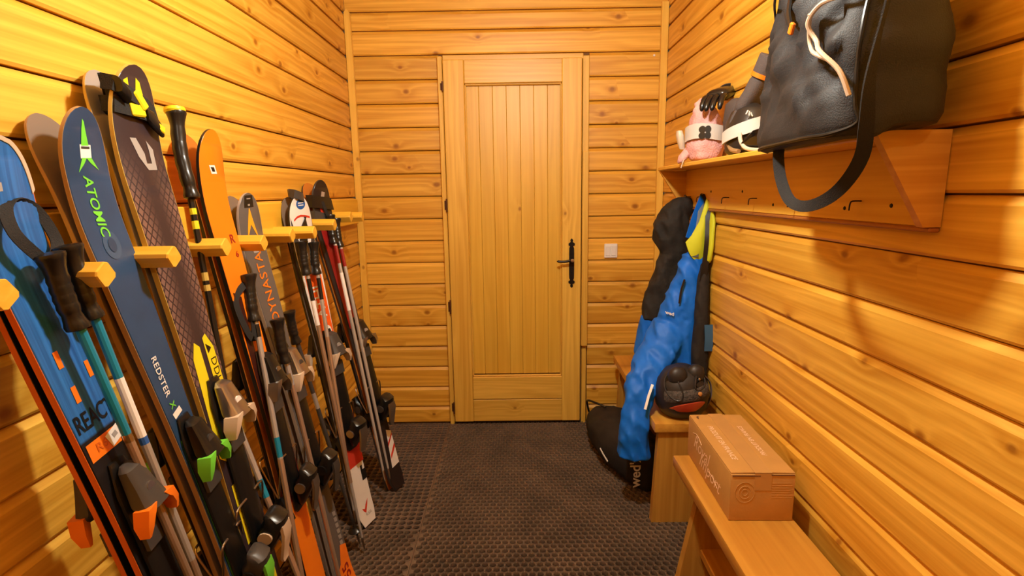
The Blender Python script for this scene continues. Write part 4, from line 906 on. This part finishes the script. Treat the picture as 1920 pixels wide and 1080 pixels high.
garment('dark_side_panel', [[(.780, -.78, 1.05, .014, .02), (.776, -.785, 1.0, .020, .03), (.772, -.79, .90, .026, .035), (.770, -.80, .78, .030, .04), (.768, -.80, .66, .034, .042), (.764, -.80, .55, .036, .042), (.764, -.80, .50, .02, .02)]], BLK, tr, cloth_fold(.004, 24, 9), .006)
b = MB(); b.ribbon([(.790, -.838, .80), (.792, -.846, .75), (.792, -.846, .69)], V((1, 0, 0)), .034, .004); obj('velcro_tab', b, mat('dusty_blue_tab', (.03, .10, .20), .8), tr)
b = MB(); b.ribbon(spline([(.695, -.803, .985), (.682, -.806, .94), (.676, -.806, .885)], 5), V((1, 0, .2)), .008, .003); obj('pocket_zip', b, PL['black'], tr, smooth=60)
b = text_on('wed', .020, lambda x, y: V((.640+x, -.800-.12*0-x*.3, .842+y-x*.28)), bold=.03); obj('small_logo', b, PL['white'], tr, 0)
b = MB(); b.ribbon([(.540, -.945, .585), (.520, -.966, .545), (.503, -.985, .497)], V((1, -.2, .3)), .010, .002); obj('reflective_strip', b, PL['white'], tr, smooth=60)

# ---------------------------------------------------------------- helmet on the far bench
h2 = thing('ski_helmet', 'black ski helmet with a red lens, sitting on the far bench', 'helmet', (.662, -.93, .45))
HC = V((.662, -.925, .555))
KN = mat('black_grey_knit', (.085, .072, .062), .85, bump=.9, bscale=220, var=.5, vscale=120)
b = MB(); b.loft([(HC+V((0, 0, z)), V((rx, 0, 0)), V((0, ry, 0)), 2.2) for z, rx, ry in ((-.103, .04, .04), (-.095, .075, .07), (-.06, .100, .092), (0, .108, .1), (.05, .096, .09), (.085, .066, .064), (.103, .03, .03), (.107, .005, .005))], 30); obj('shell', b, HS, h2, 70)
def onH(a, z, o=0): 
    k = sqrt(max(0, 1-(z/.11)**2)); return HC+V((.108*k*sin(a), -.1*k*cos(a), z))*(1+o)
for a0, a1, zc, rr, tl in ((-1.05, -.22, .040, .040, -.030), (.22, .95, .062, .026, .02)):
    b = MB(); ac = (a0+a1)/2
    ring = [onH(ac+(a1-a0)/2*cos(t), zc+rr*sin(t)+tl*cos(t), .035) for t in [2*pi*i/24 for i in range(24)]]
    b.rings([ring, [HC+(p-HC)*1.0 for p in ring], [HC+(p-HC)*.9+(onH(ac, zc)-HC)*.05 for p in ring]]); obj('vent_opening', b, mat('lens_black_gloss', (.004, .004, .004), .2), h2, 60)
    b = MB(); b.tube(ring+[ring[0]], .003, 8); obj('opening_rim', b, HS, h2)
for a, z, rx in ((-.55, .088, .040), (.75, .092, .036)):
    c_ = onH(a, z, .0); b = MB(); b.loft([(c_+V((0, 0, h)), V((r, 0, 0)), V((0, r*.8, 0)), 2.2) for h, r in ((-.03, rx*.9), (-.01, rx), (.012, rx*.8), (.024, rx*.4), (.027, rx*.1))], 20, lambda p: .003*noise.noise(p*60)); obj('ear_pad', b, HS, h2, 70)
b = MB(); b.rings([[onH(a, z+.018+.016*a, o) for a in [-.9+1.85*i/16 for i in range(17)]] for z, o in ((-.030, .02), (-.022, .05), (.004, .055), (.016, .02))], cap=False, close=False); b.v = b.v; obj('knit_band', b, KN, h2, 70)
b = MB(); up_ = []; dn = []
for i in range(17):
    a = -1.0+1.62*i/16; th_ = .052*sin(pi*min(.985, max(.10, i/16)))**.6; zc = -.068+.046*(i/16)**1.3
    up_.append((a, zc+th_/2)); dn.append((a, zc-th_/2))
b.rings([[onH(a, z1, .01), onH(a, z1, .06), onH(a, (z1+z2)/2, .075), onH(a, z2, .06), onH(a, z2, .01)] for (a, z1), (_, z2) in zip(up_, dn)]); obj('red_lens', b, mat('red_lens', (.55, .075, .03), .22, coat=.6), h2, 50)
b = MB(); n_ = (onH(.36, .018)-HC).normalized(); b.lathe([(.008, 0), (.008, .005), (.005, .007), (.0001, .008)], Matrix.Translation(onH(.36, .018, .06)) @ n_.to_track_quat('Z', 'Y').to_matrix().to_4x4(), 14); obj('round_knob', b, mat('copper_knob', (.62, .28, .08), .35), h2)
b = MB(); n_ = (onH(.42, .056)-HC).normalized(); b.lathe([(.005, 0), (.005, .005), (.0001, .007)], Matrix.Translation(onH(.50, .066, .03)) @ n_.to_track_quat('Z', 'Y').to_matrix().to_4x4(), 12); obj('press_stud', b, STEEL, h2)
b = MB(); b.ribbon(spline([onH(1.0, .075, .05), onH(1.25, .03, .06), onH(1.2, -.03, .06), onH(1.05, -.075, .05)], 5), V((0, -1, .2)), .014, .003); obj('chin_strap', b, mat('mauve_grey_webbing', (.12, .09, .09), .8), h2, smooth=60)

# ---------------------------------------------------------------- boot bag on the floor
bb = thing('boot_bag', 'black boot bag slumped on the mat against the far bench', 'bag', (.52, -.45, .016))
S = [(-.778, .575, .020, .06), (-.770, .578, .055, .14), (-.745, .572, .088, .20), (-.68, .555, .112, .215), (-.55, .530, .136, .215), (-.40, .510, .140, .205), (-.25, .492, .120, .185), (-.16, .482, .085, .15), (-.125, .48, .04, .09)]
F2 = []
for i in range(len(S)-1):
    for k in range(4): t = k/4; F2.append([S[i][j]*(1-t)+S[i+1][j]*t for j in range(4)])
F2.append(S[-1])
NY = mat('black_canvas', (.020, .017, .016), .7, spec=.35, bump=.3, bscale=300, var=.3, vscale=12)
fb = cloth_fold(.006, 20, 2)
b = MB(); b.loft([(V((x, y, .018+h/2)), V((rx, 0, 0)), V((0, 0, h/2)), 2.5) for y, x, rx, h in F2], 44, lambda p: fb(p)*min(1, max(0, (p.z-.03)/.06))); obj('bag_body', b, NY, bb, 80)
b = text_on("wed'z", .064, lambda x, y: V((.520-y, -.7865, .118+x)), bold=.02); obj('lettering', b, PL['white'], bb, 0)
b = MB(); b.tube(spline([(.40, -.14, .13), (.385, -.17, .205), (.42, -.24, .222), (.47, -.28, .213)], 5), .006, 8); obj('carry_loop', b, PL['black'], bb)
b = MB(); b.ribbon([(.418, -.655, .10), (.402, -.62, .12), (.392, -.59, .135)], V((0, .3, 1)), .006, .003); obj('zip_tag', b, PL['white'], bb)

# ---------------------------------------------------------------- repeats of a kind
for o in bpy.data.objects:
    g = {'ski': 'skis leaning on the wall rack', 'ski pole': 'ski poles hung among the skis', 'strap': 'straps round the ski tips', 'mat': 'rubber mats on the floor', 'glove': 'gloves on the shelf', 'goggles': 'goggles on the shelf', 'bench': 'benches along the right wall', 'helmet': 'ski helmets'}.get(o.get('category'))
    if g: o['group'] = g
